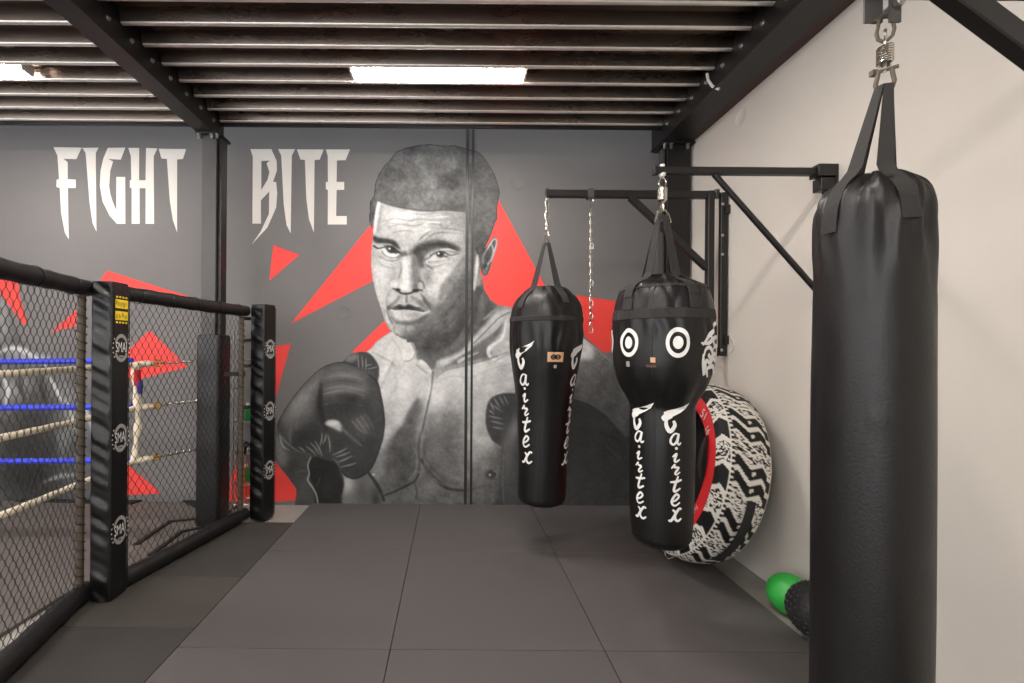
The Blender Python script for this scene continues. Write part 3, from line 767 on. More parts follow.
# ---------------- uppercut bag: full top, tapering body
B1Y = 3.22
def bag_from(sil, y, cx_px):
    """centre and (z, r) profile from a silhouette list (py, left px, right px)"""
    X = at_y(cx_px, 400, y).x; D = math.hypot(X, y); prof = []
    for py, l, r in sil:
        a0 = math.atan(ray(l, py).x); a1 = math.atan(ray(r, py).x); R = D*math.sin((a1-a0)/2)
        prof.append([zof((l+r)/2, py, y), R])
    return X, prof
X1, pr1 = bag_from([(288, 529, 563), (293, 523, 570), (300, 516, 577), (310, 511.5, 581.5), (320, 510, 583), (345, 510.5, 583), (365, 513, 580.5), (390, 516.5, 576), (420, 518.5, 571.5), (460, 519.5, 568.5), (495, 519.5, 567), (499.5, 521, 565.5), (502, 525, 561)], B1Y, 546.2)
def folds1(th, z):
    zt = pr1[0][0]; e = zt - z; v = 0
    v += 0.008*math.exp(-max(e-0.02, 0)/0.08)*math.sin(9*th+1.0+5*e)*abs(math.sin(4.5*th+0.7))
    v += 0.006*math.exp(-((e-0.36)/0.12)**2)*math.sin(17*th+fold_noise[0](th, z)*2)
    v += creases(th, e, 9, 0.016, 0.10, 16, 0.5)
    return v + 0.002*fold_noise[1](th, z*0.3)
bag1 = Bag(X1, B1Y, pr1, folds1, lean=-0.019)
t1 = thing('hanging_uppercut_bag', 'black tapered punch bag hanging farthest back, in front of the painted chest', 'punch bag', (X1, B1Y, pr1[-1][0]))
bag1.body('body', M['leather'], t1)
bag1.band('stitched_band', M['webbing'], t1, zof(546, 320.5, B1Y), 0.034)
seam = MB(); seam.tube([bag1.P(-0.12, pr1[-1][0]+0.05+(pr1[0][0]-pr1[-1][0]-0.1)*k/60, 0.0) for k in range(61)], 0.0025, 5); seam.build('seam', M['leather'], t1, smooth=True)
script_word(bag1, t1, [('F', 522.5, 354, 14, 20, 0), ('a', 524, 379.5, 11, 12.5, 0), ('i', 525, 396, 10, 12.5, 0), ('r', 525.3, 410, 10, 11.5, 0), ('t', 526, 425, 12, 14, 0), ('e', 526, 441, 11, 12.5, 0), ('x', 527, 457, 12.5, 13, 0)], 141)
script_word(bag1, t1, [('F', 575, 353.5, 14, 20, 1.02), ('a', 573, 380, 11, 12.5, 1.06), ('i', 571, 397, 10, 12.5, 1.07), ('r', 570, 411, 10, 11.5, 1.08), ('t', 568.6, 426, 12, 14, 1.08), ('e', 567.8, 441.5, 11, 12.5, 1.08), ('x', 566.8, 457, 12, 13, 1.08)], 141)
def patch(bag, parent, px, py, w, h, m, name):
    mb = MB(); th, z = bag.hit(px, py); R = bag.r(th, z); n = 6
    vs = [bag.P(th + w*(i/n-.5)/R, z + h*(j-.5), 0.003) for i in range(n+1) for j in (0, 1)]
    mb.add(vs, [(2*i, 2*i+1, 2*i+3, 2*i+2) for i in range(n)]); return mb.build(name, m, parent)
patch(bag1, t1, 555.5, 357, 0.105, 0.064, M['tan'], 'leather_label')
mb = MB(); th, z = bag1.hit(555.5, 357); bag1.disc(mb, th-0.06, z, 0.010, 0.018, 0.0045, 20); bag1.disc(mb, th+0.06, z, 0.010, 0.018, 0.0045, 20); bag1.disc(mb, th, z, 0.006, 0.012, 0.0045, 16)
bag1.stroke(mb, th, z, [(-.035, .0), (.035, .0)], 0.008, 0.0045); mb.build('label_print', M['vinyl_flat'], t1)
patch(bag1, t1, 555, 366.5, 0.02, 0.022, M['grey_print'], 'size_tag')
ap1 = at_y(546.5, 243, B1Y)
zt1 = pr1[0][0]
for th, ze in ((-0.78, 310), (0.55, 306), (-2.3, 300), (2.5, 300)):
    strap(bag1, t1, ap1, th, zt1-0.012, zof(546, ze, B1Y), 0.052, apex_w=0.03)
m = MB(); top1 = at_y(546.8, 201, B1Y)
for q in (-1, 1): m.tube([ap1+Vector((0.02*q, 0, -0.012)), ap1+Vector((0.02*q, 0, -0.004)), ap1+Vector((0.0, 0, 0.055))], 0.0045, 6)
m.tube([ap1+Vector((-0.02, 0, -0.012)), ap1+Vector((0.02, 0, -0.012))], 0.0045, 6)
m.build('ring', M['chrome'], t1, smooth=True)
m = MB(); za = ap1.z+0.05
m.lathe((ap1.x, B1Y, za+0.03), [(0, 0.008), (0.01, 0.016), (0.05, 0.016), (0.06, 0.008)], 14); m.build('swivel', M['chrome'], t1, smooth=True)
m = MB(); chain_down(m, (ap1.x, B1Y, top1.z+0.01), (ap1.x, B1Y, za+0.075), 0.045, 0.013, 0.0042, 2.0); m.ring((ap1.x, B1Y, za+0.015), 0.014, 0.004, ax=(0, 1, 0), n=14, k=5, sy=1.4); m.build('chain', M['chrome'], t1, smooth=True)

# ---------------- angle bag: bulging head over a cylinder
B2Y = 2.33
X2, pr2 = bag_from([(276, 640, 677), (281, 633, 686), (287, 622, 702), (293, 617, 707), (303, 613.5, 710.5), (318, 611, 713), (345, 610, 713.5), (362, 610.5, 712.5), (375, 613, 709.5), (388, 619, 704), (398, 625.5, 698), (407, 629, 695), (440, 628.5, 695.5), (500, 629, 694.5), (533, 630, 691), (538, 632, 688), (541.5, 636, 684)], B2Y, 661.8)
def folds2(th, z):
    zt = pr2[0][0]; e = zt - z; v = 0
    v += 0.009*math.exp(-max(e-0.03, 0)/0.09)*math.sin(8*th+0.6+6*e)*abs(math.sin(4*th+0.3))
    v += 0.006*math.exp(-((e-0.27)/0.06)**2)*math.sin(19*th+fold_noise[2](th, z)*3)
    v += 0.005*math.exp(-((e-0.58)/0.09)**2)*math.sin(11*th+1.2)
    v += creases(th, e, 10, 0.020, 0.10, 17, 1.3)
    return v + 0.0022*fold_noise[3](th, z*0.4)
bag2 = Bag(X2, B2Y, pr2, folds2, nth=120, nz=190)
t2 = thing('hanging_angle_bag', 'black punch bag with bulging head and two white bullseye targets, hanging before the tyre', 'punch bag', (X2, B2Y, pr2[-1][0]))
bag2.body('body', M['leather'], t2)
zb2 = zof(661, 316.5, B2Y)
bag2.band('stitched_band', M['webbing'], t2, zb2, 0.05)
for th in (-0.72, 0.62): bag2.band('strap_patch', M['webbing'], t2, zof(661, 304.5, B2Y), 0.08, a0=th-0.12, a1=th+0.12, n=12, off=0.006)
bag2.band('rim_tape', M['webbing'], t2, zof(661, 290, B2Y), 0.016, off=0.004)
seam = MB(); ths = bag2.hit(652.3, 330)[0]
seam.tube([bag2.P(ths, pr2[-1][0]+0.04+(pr2[0][0]-pr2[-1][0]-0.07)*k/70, 0.0) for k in range(71)], 0.003, 5); seam.build('seam', M['vinyl_flat'], t2, smooth=True)
for px, sgn in ((629.2, -1), (677.8, 1)):
    mb = MB(); th, z = bag2.hit(px, 342.5)
    bag2.disc(mb, th, z, 0.050, 0.0705, n=48, sx=0.74); bag2.disc(mb, th, z, 0.0, 0.030, n=32, sx=0.74); mb.build('bullseye', M['white_print'], t2)
mb = MB(); th, z = bag2.hit(629.2, 342.5); bag2.disc(mb, -1.42, z+0.01, 0.03, 0.06, n=40); mb.build('bullseye', M['white_print'], t2)
script_word(bag2, t2, [('F', 640, 414.5, 16, 21, 0), ('a', 639.3, 436.3, 11.5, 12.5, 0), ('i', 639.3, 453.5, 10.5, 12, 0), ('r', 639.3, 466.5, 10.5, 11, 0), ('t', 640, 481, 12.5, 14, 0), ('e', 640, 497, 11, 12.5, 0), ('x', 641, 511.5, 12.5, 13.5, 0)], 195)
script_word(bag2, t2, [('F', 673.5, 416.5, 14.5, 21, 0), ('a', 675, 439, 10.5, 12.5, 0), ('i', 675.3, 456, 10, 12.5, 0), ('r', 675, 469, 10, 11.5, 0), ('t', 674.8, 484.6, 12, 14, 0), ('e', 674.8, 499.5, 10.5, 12.5, 0), ('x', 674.8, 514.5, 12, 14, 0)], 195)
# white tribal print on the bag's right side
mb = MB(); rnd = random.Random(21); th0, z0 = 1.02, zof(708, 350, B2Y)
for pts in ([(-.06,.02),(-.03,.05),(.02,.09),(.06,.13)], [(-.07,.03),(-.02,.03),(.03,.055),(.08,.06)], [(-.05,-.03),(-.04,.0),(-.01,.01),(.02,-.02),(.0,-.04),(-.02,-.02)], [(-.03,-.09),(-.035,-.05),(.0,-.06),(.04,-.02),(.07,-.03)], [(.0,-.13),(-.02,-.09),(.03,-.08),(.06,-.12)], [(-.055,-.02),(-.05,-.07),(-.03,-.12)], [(.02,.0),(.05,.02),(.08,-.01),(.06,-.05),(.03,-.04)], [(.0,.07),(.04,.02),(.09,.02)]):
    bag2.stroke(mb, th0, z0, pts, (0.012, 0.026))
mb.build('tribal_print', M['white_print'], t2)
patch(bag2, t2, 653, 360, 0.022, 0.024, M['tan'], 'leather_label')
patch(bag2, t2, 651, 366, 0.045, 0.012, mat('brown label', rgb(90, 58, 44), 0.6), 'brand_patch')
patch(bag2, t2, 628.3, 364, 0.02, 0.026, M['grey_print'], 'size_tag')
ap2 = at_y(662, 216, B2Y); zt2 = pr2[0][0]
for th, ze in ((-0.72, 300), (0.62, 298), (-2.3, 292), (2.4, 292)):
    strap(bag2, t2, ap2, th, zt2-0.01, zof(661, ze, B2Y), 0.05, apex_w=0.035)
m = MB(); m.ring(ap2+Vector((0, 0, 0.0)), 0.03, 0.0048, ax=(0, 1, 0), n=18, k=6, sx=0.9, sy=1.2)
for q in (-1, 1): m.tube([ap2+Vector((0.0, 0, 0.03)), ap2+Vector((0.03*q, -0.005, 0.01)), ap2+Vector((0.042*q, -0.01, -0.035))], 0.0042, 6)
m.build('ring', M['chrome'], t2, smooth=True)
m = MB(); zz = zof(662, 200, B2Y); zy = zof(662, 185, B2Y)
m.lathe((ap2.x, B2Y, zz-0.015), [(0, 0.010), (0.012, 0.024), (0.075, 0.024), (0.085, 0.010)], 16); m.build('swivel', M['chrome'], t2, smooth=True)
m = MB(); m.ring((ap2.x, B2Y, zz-0.04), 0.016, 0.0045, ax=(1, 0, 0), n=14, k=5, sy=1.5); m.build('link', M['chrome'], t2, smooth=True)
m = MB(); m.ring((ap2.x, B2Y, zz+0.09), 0.018, 0.0045, ax=(0, 1, 0), n=14, k=5, sy=1.3)
m.build('link', M['chrome'], t2, smooth=True)
# loose thread under the bag
m = MB(); b = bag2.P(0.15, pr2[-1][0], -0.02); m.tube([b, b+Vector((0.005, -0.01, -0.03)), b+Vector((0.02, -0.01, -0.045)), b+Vector((0.04, -0.02, -0.03))], 0.0008, 4); m.build('thread', M['white_rope'], t2)

# ---------------- heavy bag in the foreground
B3Y = 1.25
d3 = (ray(811.5, 430).x, ray(936.5, 430).x); ph = (math.atan(d3[0])+math.atan(d3[1]))/2
X3 = B3Y*math.tan(ph); D3 = math.hypot(X3, B3Y)
def r3(py, l, r): return [zof((l+r)/2, py, B3Y), D3*math.sin((math.atan(ray(r, py).x)-math.atan(ray(l, py).x))/2)]
pr3 = [r3(175.5, 861, 892), r3(178, 852, 903), r3(183, 841, 914.5), r3(190, 829, 925), r3(199, 820.5, 932), r3(213, 816, 936.5), r3(230, 815, 937.5), r3(330, 812, 938), r3(450, 809.5, 937.5), r3(600, 808, 936), r3(683, 808, 935)]
rb = pr3[-1][1]
pr3 += [[0.32, rb*0.99], [0.255, rb*0.97], [0.235, rb*0.9], [0.225, rb*0.75]]
def folds3(th, z):
    zt = pr3[0][0]; e = zt - z; v = 0
    v += 0.008*math.exp(-max(e-0.03, 0)/0.09)*math.sin(9*th+0.4+4*e)*abs(math.sin(4.5*th+1.1))
    v += 0.0035*math.exp(-((e-0.16)/0.10)**2)*math.sin(14*th+2.0+fold_noise[4](th, z)*2)
    v += 0.0022*math.exp(-((z-1.22)/0.03)**2)*math.exp(-((th+0.1)/0.5)**2)*1.0
    v += creases(th, e, 9, 0.014, 0.11, 14, 0.9)
    return v + 0.0016*fold_noise[0](th, z*0.25)
bag3 = Bag(X3, B3Y, pr3, folds3, nth=120, nz=260)
t3 = thing('hanging_heavy_bag', 'long black cylindrical heavy bag hanging in the right foreground, before the white wall', 'punch bag', (X3, B3Y, pr3[-1][0]))
bag3.body('body', M['bagweave'], t3)
ap3 = at_y(884, 86, B3Y); zt3 = pr3[0][0]
for th, ze, ln in ((-0.62, 235, -0.1), (0.50, 231, 0.12), (-2.45, 190, 0), (2.5, 190, 0)):
    strap(bag3, t3, ap3, th, zt3-0.006, zof(873, ze, B3Y), 0.040, apex_w=0.022, lean=ln)
rx3 = Vector((-bag3.c.y, bag3.c.x, 0)).normalized()*-1      # to the right in the picture
m = MB(); c = at_y(885, 70, B3Y); shackle(m, c, 0.038, 0.06, 0.0055, rx3); m.build('bow_shackle', M['pole'], t3, smooth=True)
m = MB(); zs0, zs1 = zof(885, 64, B3Y), zof(885, 47, B3Y)
pts = [(c.x+0.0155*math.cos(a), c.y+0.0155*math.sin(a), zs0+(zs1-zs0)*a/(2*PI*7)) for a in [2*PI*7*k/112 for k in range(113)]]
m.tube(pts, 0.0036, 6); m.build('spring', M['chrome'], t3, smooth=True)
m = MB(); m.tube([(c.x, c.y, c.z-0.006), (c.x, c.y, zs1+0.025)], 0.0042, 6); m.ring((c.x, c.y, zs1+0.032), 0.011, 0.0035, ax=rx3, n=14, k=5, sy=1.3); m.build('spring_rod', M['zinc'], t3, smooth=True)
m = MB(); ch = at_y(885.5, 17, B3Y)
a = Vector((ch.x, ch.y, ch.z)); shackle(m, a, 0.036, zof(885, 17, B3Y)-zof(885, 41, B3Y), 0.0045, rx3); m.build('upper_shackle', M['pole'], t3, smooth=True)

# ================================================================ wall brackets carrying the bags
def wall_plate(m, y, z, h=0.16, w=0.1): m.span((WALL_X-0.012, y-w/2, z-h/2), (WALL_X-0.0005, y+w/2, z+h/2))
# bracket of the uppercut bag: hinged gate of box tube
t = thing('bag_bracket', 'black swing-arm wall bracket farthest back, holding the tapered bag and a spare chain', 'wall bracket', (WALL_X, B1Y, 2.0))
def q1(px, py): return at_y(px, py, B1Y)
za = (q1(560, 194).z); x0 = q1(546, 194).x; xg = q1(710, 196).x
MB().bbar((x0, B1Y, za), (xg, B1Y, za), 0.045, 0.05).build('arm', M['steel_black'], t)
MB().bbar((xg, B1Y, za+0.025), (xg, B1Y, q1(710, 372).z), 0.045, 0.05).build('upright', M['steel_black'], t)
MB().bbar((q1(630, 197).x, B1Y, za-0.02), (xg-0.02, B1Y, q1(706, 268).z), 0.04, 0.045).build('brace', M['steel_black'], t)
MB().span((x0-0.002, B1Y-0.028, za-0.03), (x0+0.012, B1Y+0.028, za+0.03)).build('end_cap', M['steel_black'], t)
m = MB(); xr = q1(723.5, 200).x; m.bbar((xr, B1Y, q1(723, 193).z), (xr, B1Y, q1(723, 356).z), 0.05, 0.035); m.build('wall_rail', M['steel_black'], t)
for py in (205, 236, 255, 350): m = MB(); bolt(m, (xr-0.018, B1Y-0.022, q1(723, py).z), (0, -1, 0), 0.007, 0.008); m.build('bolt', M['zinc'], t)
for py in (194, 352): m = MB(); m.tube([(xg, B1Y, q1(716, py).z), (xr, B1Y, q1(716, py).z)], 0.012, 8); m.lathe(((xg+xr)/2, B1Y, q1(716, py).z-0.03), [(0, 0.018), (0.06, 0.018)], 12); m.build('hinge', M['steel_black'], t, smooth=True)
for z_ in (q1(723, 210).z, q1(723, 340).z): MB().span((xr, B1Y-0.03, z_-0.03), (WALL_X-0.0005, B1Y+0.03, z_+0.03)).build('wall_block', M['steel_black'], t)
MB().span((q1(590, 194).x-0.02, B1Y-0.03, za-0.033), (q1(590, 194).x+0.02, B1Y+0.03, za+0.033)).build('sliding_collar', M['steel_grey'], t)
MB().lathe((ap1.x, B1Y, za-0.045), [(0, 0.012), (0.03, 0.012)], 10).build('eye_bolt', M['zinc'], t, smooth=True)
# spare chain with snap hooks
sx = q1(591, 200).x
t = thing('spare_chain', 'thin spare chain with hooks hanging from the farthest bracket beside the tapered bag', 'chain', (sx, B1Y, q1(590, 330).z))
m = MB(); m.ring((sx, B1Y, za-0.046), 0.016, 0.004, ax=(0, 1, 0), n=14, k=5); m.tube([(sx, B1Y, q1(590, 208).z), (sx+0.002, B1Y, q1(590, 232).z)], 0.0045, 6); m.build('hook', M['zinc'], t, smooth=True)
m = MB(); chain_down(m, (sx, B1Y, q1(590, 212).z), (sx+0.005, B1Y, q1(590, 326).z), 0.03, 0.008, 0.0028, 2.0); m.build('links', M['chrome'], t, smooth=True)
for py in (246, 283, 303, 316, 330):
    m = MB(); z_ = q1(590, py).z; m.ring((sx+0.006, B1Y-0.008, z_), 0.011, 0.003, ax=(0, 1, 0), n=12, k=5, sy=1.7); m.tube([(sx-0.012, B1Y-0.008, z_-0.018), (sx+0.02, B1Y-0.008, z_-0.02)], 0.003, 5); m.build('snap_hook', M['zinc'], t, smooth=True)
# bracket of the angle bag: straight arm with a round brace
t = thing('bag_bracket', 'black straight wall bracket with thin diagonal brace, holding the bullseye bag', 'wall bracket', (WALL_X, B2Y, 2.0))
def q2(px, py): return at_y(px, py, B2Y)
za = q2(740, 171.5).z; x0 = q2(654, 170).x
MB().bbar((x0, B2Y, za), (WALL_X-0.03, B2Y, za), 0.036, 0.036).build('arm', M['steel_black'], t)
MB().span((x0-0.002, B2Y-0.02, za-0.02), (x0+0.008, B2Y+0.02, za+0.02)).build('end_cap', M['steel_black'], t)
zw = za - (WALL_X-0.02 - q2(714, 177).x)*1.14
MB().tube([(q2(714, 177).x, B2Y, za-0.015), (WALL_X-0.02, B2Y, zw)], 0.0145, 10).build('brace', M['steel_black'], t, smooth=True)
MB().span((WALL_X-0.1, B2Y-0.034, za-0.03), (WALL_X-0.0005, B2Y+0.034, za+0.032)).build('wall_socket', M['steel_black'], t, bevel=0.004)
MB().span((WALL_X-0.085, B2Y-0.03, za-0.1), (WALL_X-0.0005, B2Y+0.03, za-0.036)).build('wall_socket', M['steel_black'], t, bevel=0.004)
m = MB(); wall_plate(m, B2Y, zw, 0.1, 0.08); m.build('wall_plate', M['steel_black'], t)
m = MB(); wall_plate(m, B2Y, za-0.04, 0.13, 0.066); m.tube([(WALL_X-0.04, B2Y, za-0.14), (WALL_X-0.04, B2Y, za-0.1)], 0.014, 10); m.build('wall_plate', M['steel_black'], t)
m = MB(); m.lathe((ap2.x, B2Y, za-0.03), [(0, 0.012), (0.015, 0.02), (0.03, 0.006), (0.055, 0.012), (0.062, 0.012)], 12); m.build('eye_bolt', M['lamp_body'], t, smooth=True)
# bracket of the heavy bag
t = thing('bag_bracket', 'thick black wall bracket at the top right corner, holding the foreground heavy bag', 'wall bracket', (WALL_X, B3Y, 2.2))
def q3(px, py): return at_y(px, py, B3Y)
za = q3(890, 0).z + 0.055
MB().bbar((X3-0.1, B3Y, za), (WALL_X-0.01, B3Y, za), 0.06, 0.07).build('arm', M['steel_black'], t)
a = q3(953, -6); b = q3(1024, 47); sl = (b.z-a.z)/(b.x-a.x)
MB().bbar((a.x-0.03, B3Y, a.z-sl*0.03), (WALL_X-0.01, B3Y, a.z+(WALL_X-0.01-a.x)*sl), 0.045, 0.06).build('brace', M['steel_black'], t)
m = MB(); wall_plate(m, B3Y, za, 0.2, 0.14); m.build('wall_plate', M['steel_black'], t)
m = MB(); wall_plate(m, B3Y, a.z+(WALL_X-a.x)*sl, 0.2, 0.14); m.build('wall_plate', M['steel_black'], t)
m = MB()
for s_, w_, zz in ((-0.014, 0.03, 26), (0.016, 0.05, 19)):
    c_ = Vector((ch.x, B3Y, 0)) + Vector((0, s_, 0)); z0_, z1_ = q3(885, zz).z, za-0.03
    m.span((c_.x-w_/2+(0.012 if s_ < 0 else -0.02), c_.y-0.003, z0_), (c_.x+w_/2+(0.012 if s_ < 0 else -0.02), c_.y+0.003, z1_))
hp = m.build('hanger_plates', M['steel_grey'], t)
m = MB(); bz = q3(892, 9).z; m.tube([(ch.x+0.012, B3Y-0.035, bz), (ch.x+0.012, B3Y+0.03, bz)], 0.008, 8); m.lathe((ch.x+0.012, B3Y-0.02, bz), [(0, 0.013), (0.012, 0.013)], 6, (0, -1, 0)); m.build('bolt', M['zinc'], hp, smooth=True)
m = MB(); m.tube([(ch.x-0.013, B3Y, ch.z+0.002), (ch.x+0.02, B3Y, ch.z+0.002)], 0.006, 8); m.build('pin', M['steel_grey'], hp)
# ================================================================ paint on the far wall
PAINT_Y = WALL_Y - 0.0022
class Canvas:
    """soft brush painting on a grid laid on the wall; picture units are used as wall units"""
    def __init__(s, x0, y0, x1, y1, S=1.6, seed=1):
        s.x0, s.y0, s.S = x0, y0, S; s.w, s.h = int((x1-x0)*S), int((y1-y0)*S)
        s.g = np.full((s.h, s.w), 120.0); s.id = np.zeros((s.h, s.w), np.int32)
        s.X = x0 + (np.arange(s.w)+0.5)/S; s.Y = y0 + (np.arange(s.h)+0.5)/S
        r = np.random.RandomState(seed); s.n1 = s.blur(r.rand(s.h, s.w)-.5, 1.3); s.n1 /= s.n1.std(); s.n2 = s.blur(r.rand(s.h, s.w)-.5, 5.0); s.n2 /= s.n2.std()
    @staticmethod
    def blur(a, sig):
        if sig < 0.3: return a
        r = int(3*sig)+1; k = np.exp(-0.5*(np.arange(-r, r+1)/sig)**2); k /= k.sum()
        p = np.pad(a, ((r, r), (0, 0)), 'edge'); o = np.zeros_like(a)
        for i in range(2*r+1): o += k[i]*p[i:i+a.shape[0]]
        p = np.pad(o, ((0, 0), (r, r)), 'edge'); o = np.zeros_like(a)
        for i in range(2*r+1): o += k[i]*p[:, i:i+a.shape[1]]
        return o
    def win(s, pts, pad):
        P = np.array(pts); S = s.S
        i0 = max(int((P[:, 0].min()-pad-s.x0)*S), 0); i1 = min(int((P[:, 0].max()+pad-s.x0)*S)+1, s.w)
        j0 = max(int((P[:, 1].min()-pad-s.y0)*S), 0); j1 = min(int((P[:, 1].max()+pad-s.y0)*S)+1, s.h)
        return (slice(j0, j1), slice(i0, i1)) if i1 > i0 and j1 > j0 else None
    def inside(s, P, w):
        X, Y = np.meshgrid(s.X[w[1]], s.Y[w[0]]); m = np.zeros(X.shape, bool); n = len(P)
        for i in range(n):
            (xa, ya), (xb, yb) = P[i], P[(i+1) % n]
            if ya == yb: continue
            c = ((Y >= min(ya, yb)) & (Y < max(ya, yb))); m ^= c & (X < (xb-xa)*(Y-ya)/(yb-ya)+xa)
        return m
    def poly(s, pts, g, b=0.6, al=1.0, rid=None, sm=True, clip=None, grad=None):
        P = catmull(pts, 5) if sm else np.array(pts, float)
        w = s.win(P, 3*b+1)
        if not w: return
        m = s.inside(P, w); a = s.blur(m.astype(float), b*s.S)*al
        if clip is not None: a = a*clip[w]
        if rid is not None: s.id[w][m] = rid
        if grad:           # (xa, ya, ga, xb, yb, gb): tone varies along a line
            xa, ya, ga, xb, yb, gb = grad; X, Y = np.meshgrid(s.X[w[1]], s.Y[w[0]])
            t = np.clip(((X-xa)*(xb-xa)+(Y-ya)*(yb-ya))/((xb-xa)**2+(yb-ya)**2), 0, 1); g = ga+(gb-ga)*t
        s.g[w] = s.g[w]*(1-a)+g*a
    def line(s, pts, wd, g, b=0.5, al=1.0, sm=True, clip=None):
        P = catmull(pts, 6, closed=False) if sm else np.array(pts, float)
        ww = wd if hasattr(wd, '__len__') else (wd, wd, wd)
        w = s.win(P, max(ww)+3*b+1)
        if not w: return
        X, Y = np.meshgrid(s.X[w[1]], s.Y[w[0]]); a = np.zeros(X.shape); n = len(P)
        for i in range(n-1):
            t = (i+.5)/(n-1); wi = np.interp(t, np.linspace(0, 1, len(ww)), ww)/2
            p, q = P[i], P[i+1]; d = q-p; L = (d@d)+1e-9
            u = np.clip(((X-p[0])*d[0]+(Y-p[1])*d[1])/L, 0, 1); D = np.hypot(X-p[0]-u*d[0], Y-p[1]-u*d[1])
            a = np.maximum(a, np.clip((wi-D)/(0.35+b)+0.5, 0, 1))
        a *= al
        if clip is not None: a = a*clip[w]
        s.g[w] = s.g[w]*(1-a)+g*a
    def spot(s, x, y, rx, ry, g, al=1.0, clip=None, rot=0.0):
        w = s.win([(x-3*max(rx, ry), y-3*max(rx, ry)), (x+3*max(rx, ry), y+3*max(rx, ry))], 1)
        if not w: return
        X, Y = np.meshgrid(s.X[w[1]]-x, s.Y[w[0]]-y); c, q = math.cos(rot), math.sin(rot)
        d2 = ((X*c+Y*q)/rx)**2+((-X*q+Y*c)/ry)**2
        a = al*(np.exp(-0.35*d2**2) if max(rx, ry) < 7.5 else np.exp(-0.5*d2))
        if clip is not None: a = a*clip[w]
        s.g[w] = s.g[w]*(1-a)+g*a
    def mask(s, *ids):
        return s.blur(np.isin(s.id, ids).astype(float), 0.8)
    def emit(s, names, parent, material, k=0.86, y=PAINT_Y):
        """one painted mesh per region"""
        xe = s.x0+np.arange(s.w+1)/s.S; ye = s.y0+np.arange(s.h+1)/s.S
        U, V = np.meshgrid((xe-CX)/F, -(ye-CY)/F); c, q = math.cos(ROLL), math.sin(ROLL)
        base = WL[parent.name]
        Xw = (U*c-V*q)*WALL_Y; Zw = CAMH+(U*q+V*c)*WALL_Y
        gc = np.pad(s.g, 1, 'edge'); gv = (gc[:-1, :-1]+gc[1:, :-1]+gc[:-1, 1:]+gc[1:, 1:])/4
        gl = np.clip((116+(gv-116)*np.where(gv > 116, 1.22, 1.0))*k, 14, 232)/255.0; gl = np.where(gl <= 0.04045, gl/12.92, ((gl+0.055)/1.055)**2.4)
        out = {}
        for rid, nm in names.items():
            j, i = np.nonzero(s.id == rid)
            if not len(j): continue
            W1 = s.w+1
            q4 = np.stack([j*W1+i, (j+1)*W1+i, (j+1)*W1+i+1, j*W1+i+1], 1)
            uq, inv = np.unique(q4.ravel(), return_inverse=True); f = inv.reshape(-1, 4)
            co = np.stack([Xw.ravel()[uq]-base.x, np.full(len(uq), y-base.y), Zw.ravel()[uq]-base.z], 1)
            me = bpy.data.meshes.new(nm); me.vertices.add(len(uq)); me.vertices.foreach_set('co', co.ravel().astype(np.float32))
            me.loops.add(f.size); me.loops.foreach_set('vertex_index', f.ravel().astype(np.int32))
            me.polygons.add(len(f)); me.polygons.foreach_set('loop_start', (np.arange(len(f))*4).astype(np.int32))
            me.update(calc_edges=True); me.validate()
            ca = me.color_attributes.new('Col', 'FLOAT_COLOR', 'POINT'); gg = gl.ravel()[uq]
            ca.data.foreach_set('color', np.stack([gg*1.01, gg, gg*0.985, np.ones(len(gg))], 1).ravel().astype(np.float32))
            me.materials.append(material); out[nm] = link(nm, me, parent)
        return out
M['mural_paint'] = vcol('grey mural paint', 0.7, 0.25)
mc = at_y(450, 504, WALL_Y)
mural = thing('boxer_mural', 'big painted mural of a bare-chested boxer with raised gloves and red shards', 'mural', (mc.x, PAINT_Y, FLOOR_Z))
K = Canvas(268, 138, 646, 505.5)
BG, HAIR, FACE, EAR, TORSO, GL1, GL2, ARM = 0, 1, 2, 3, 4, 5, 6, 7

# --- big shapes, back to front
torso = [(391.5,331.5),(384,336),(377,341),(370,349.5),(362,354),(352,372),(340,400),(330,440),(318,470),(316,506),(330,512),(640,512),(645,420),(636,392),(622,372),(606,356.5),(598,349),(584,338.5),(570,328),(545,316),(520,309),(509,306.7),(498,305),(491,300),(484.5,290),(482,276),(470,262),(430,290),(400,310)]
K.poly(torso, 150, 0.5, rid=TORSO, sm=False)
T = K.mask(TORSO)
# overall body tones: bright upper chest falling off downwards and to the right
K.poly([(360,345),(440,330),(520,305),(600,340),(650,400),(650,512),(300,512),(320,420)], 0, 1, clip=T, sm=False, grad=(430,372,186,450,506,92))
K.spot(400, 385, 22, 30, 208, 0.9, T); K.spot(392, 352, 16, 12, 212, 0.9, T); K.spot(470, 385, 34, 16, 200, 0.75, T)
K.spot(445, 392, 12, 16, 205, 0.6, T); K.spot(482, 432, 18, 22, 182, 0.75, T); K.spot(460, 420, 20, 14, 165, 0.6, T)
K.spot(398, 425, 10, 16, 185, 0.6, T)
K.poly([(585,336),(612,352),(650,385),(650,512),(498,512),(505,430),(560,395),(578,370)], 76, 5, 0.95, clip=T)
K.spot(592, 352, 14, 10, 118, 0.8, T); K.spot(586, 372, 14, 14, 96, 0.7, T); K.spot(610, 400, 14, 22, 66, 0.8, T); K.line([(584,339),(598,349.5),(611,361)], 2, 140, 1.0, 0.6, clip=T)
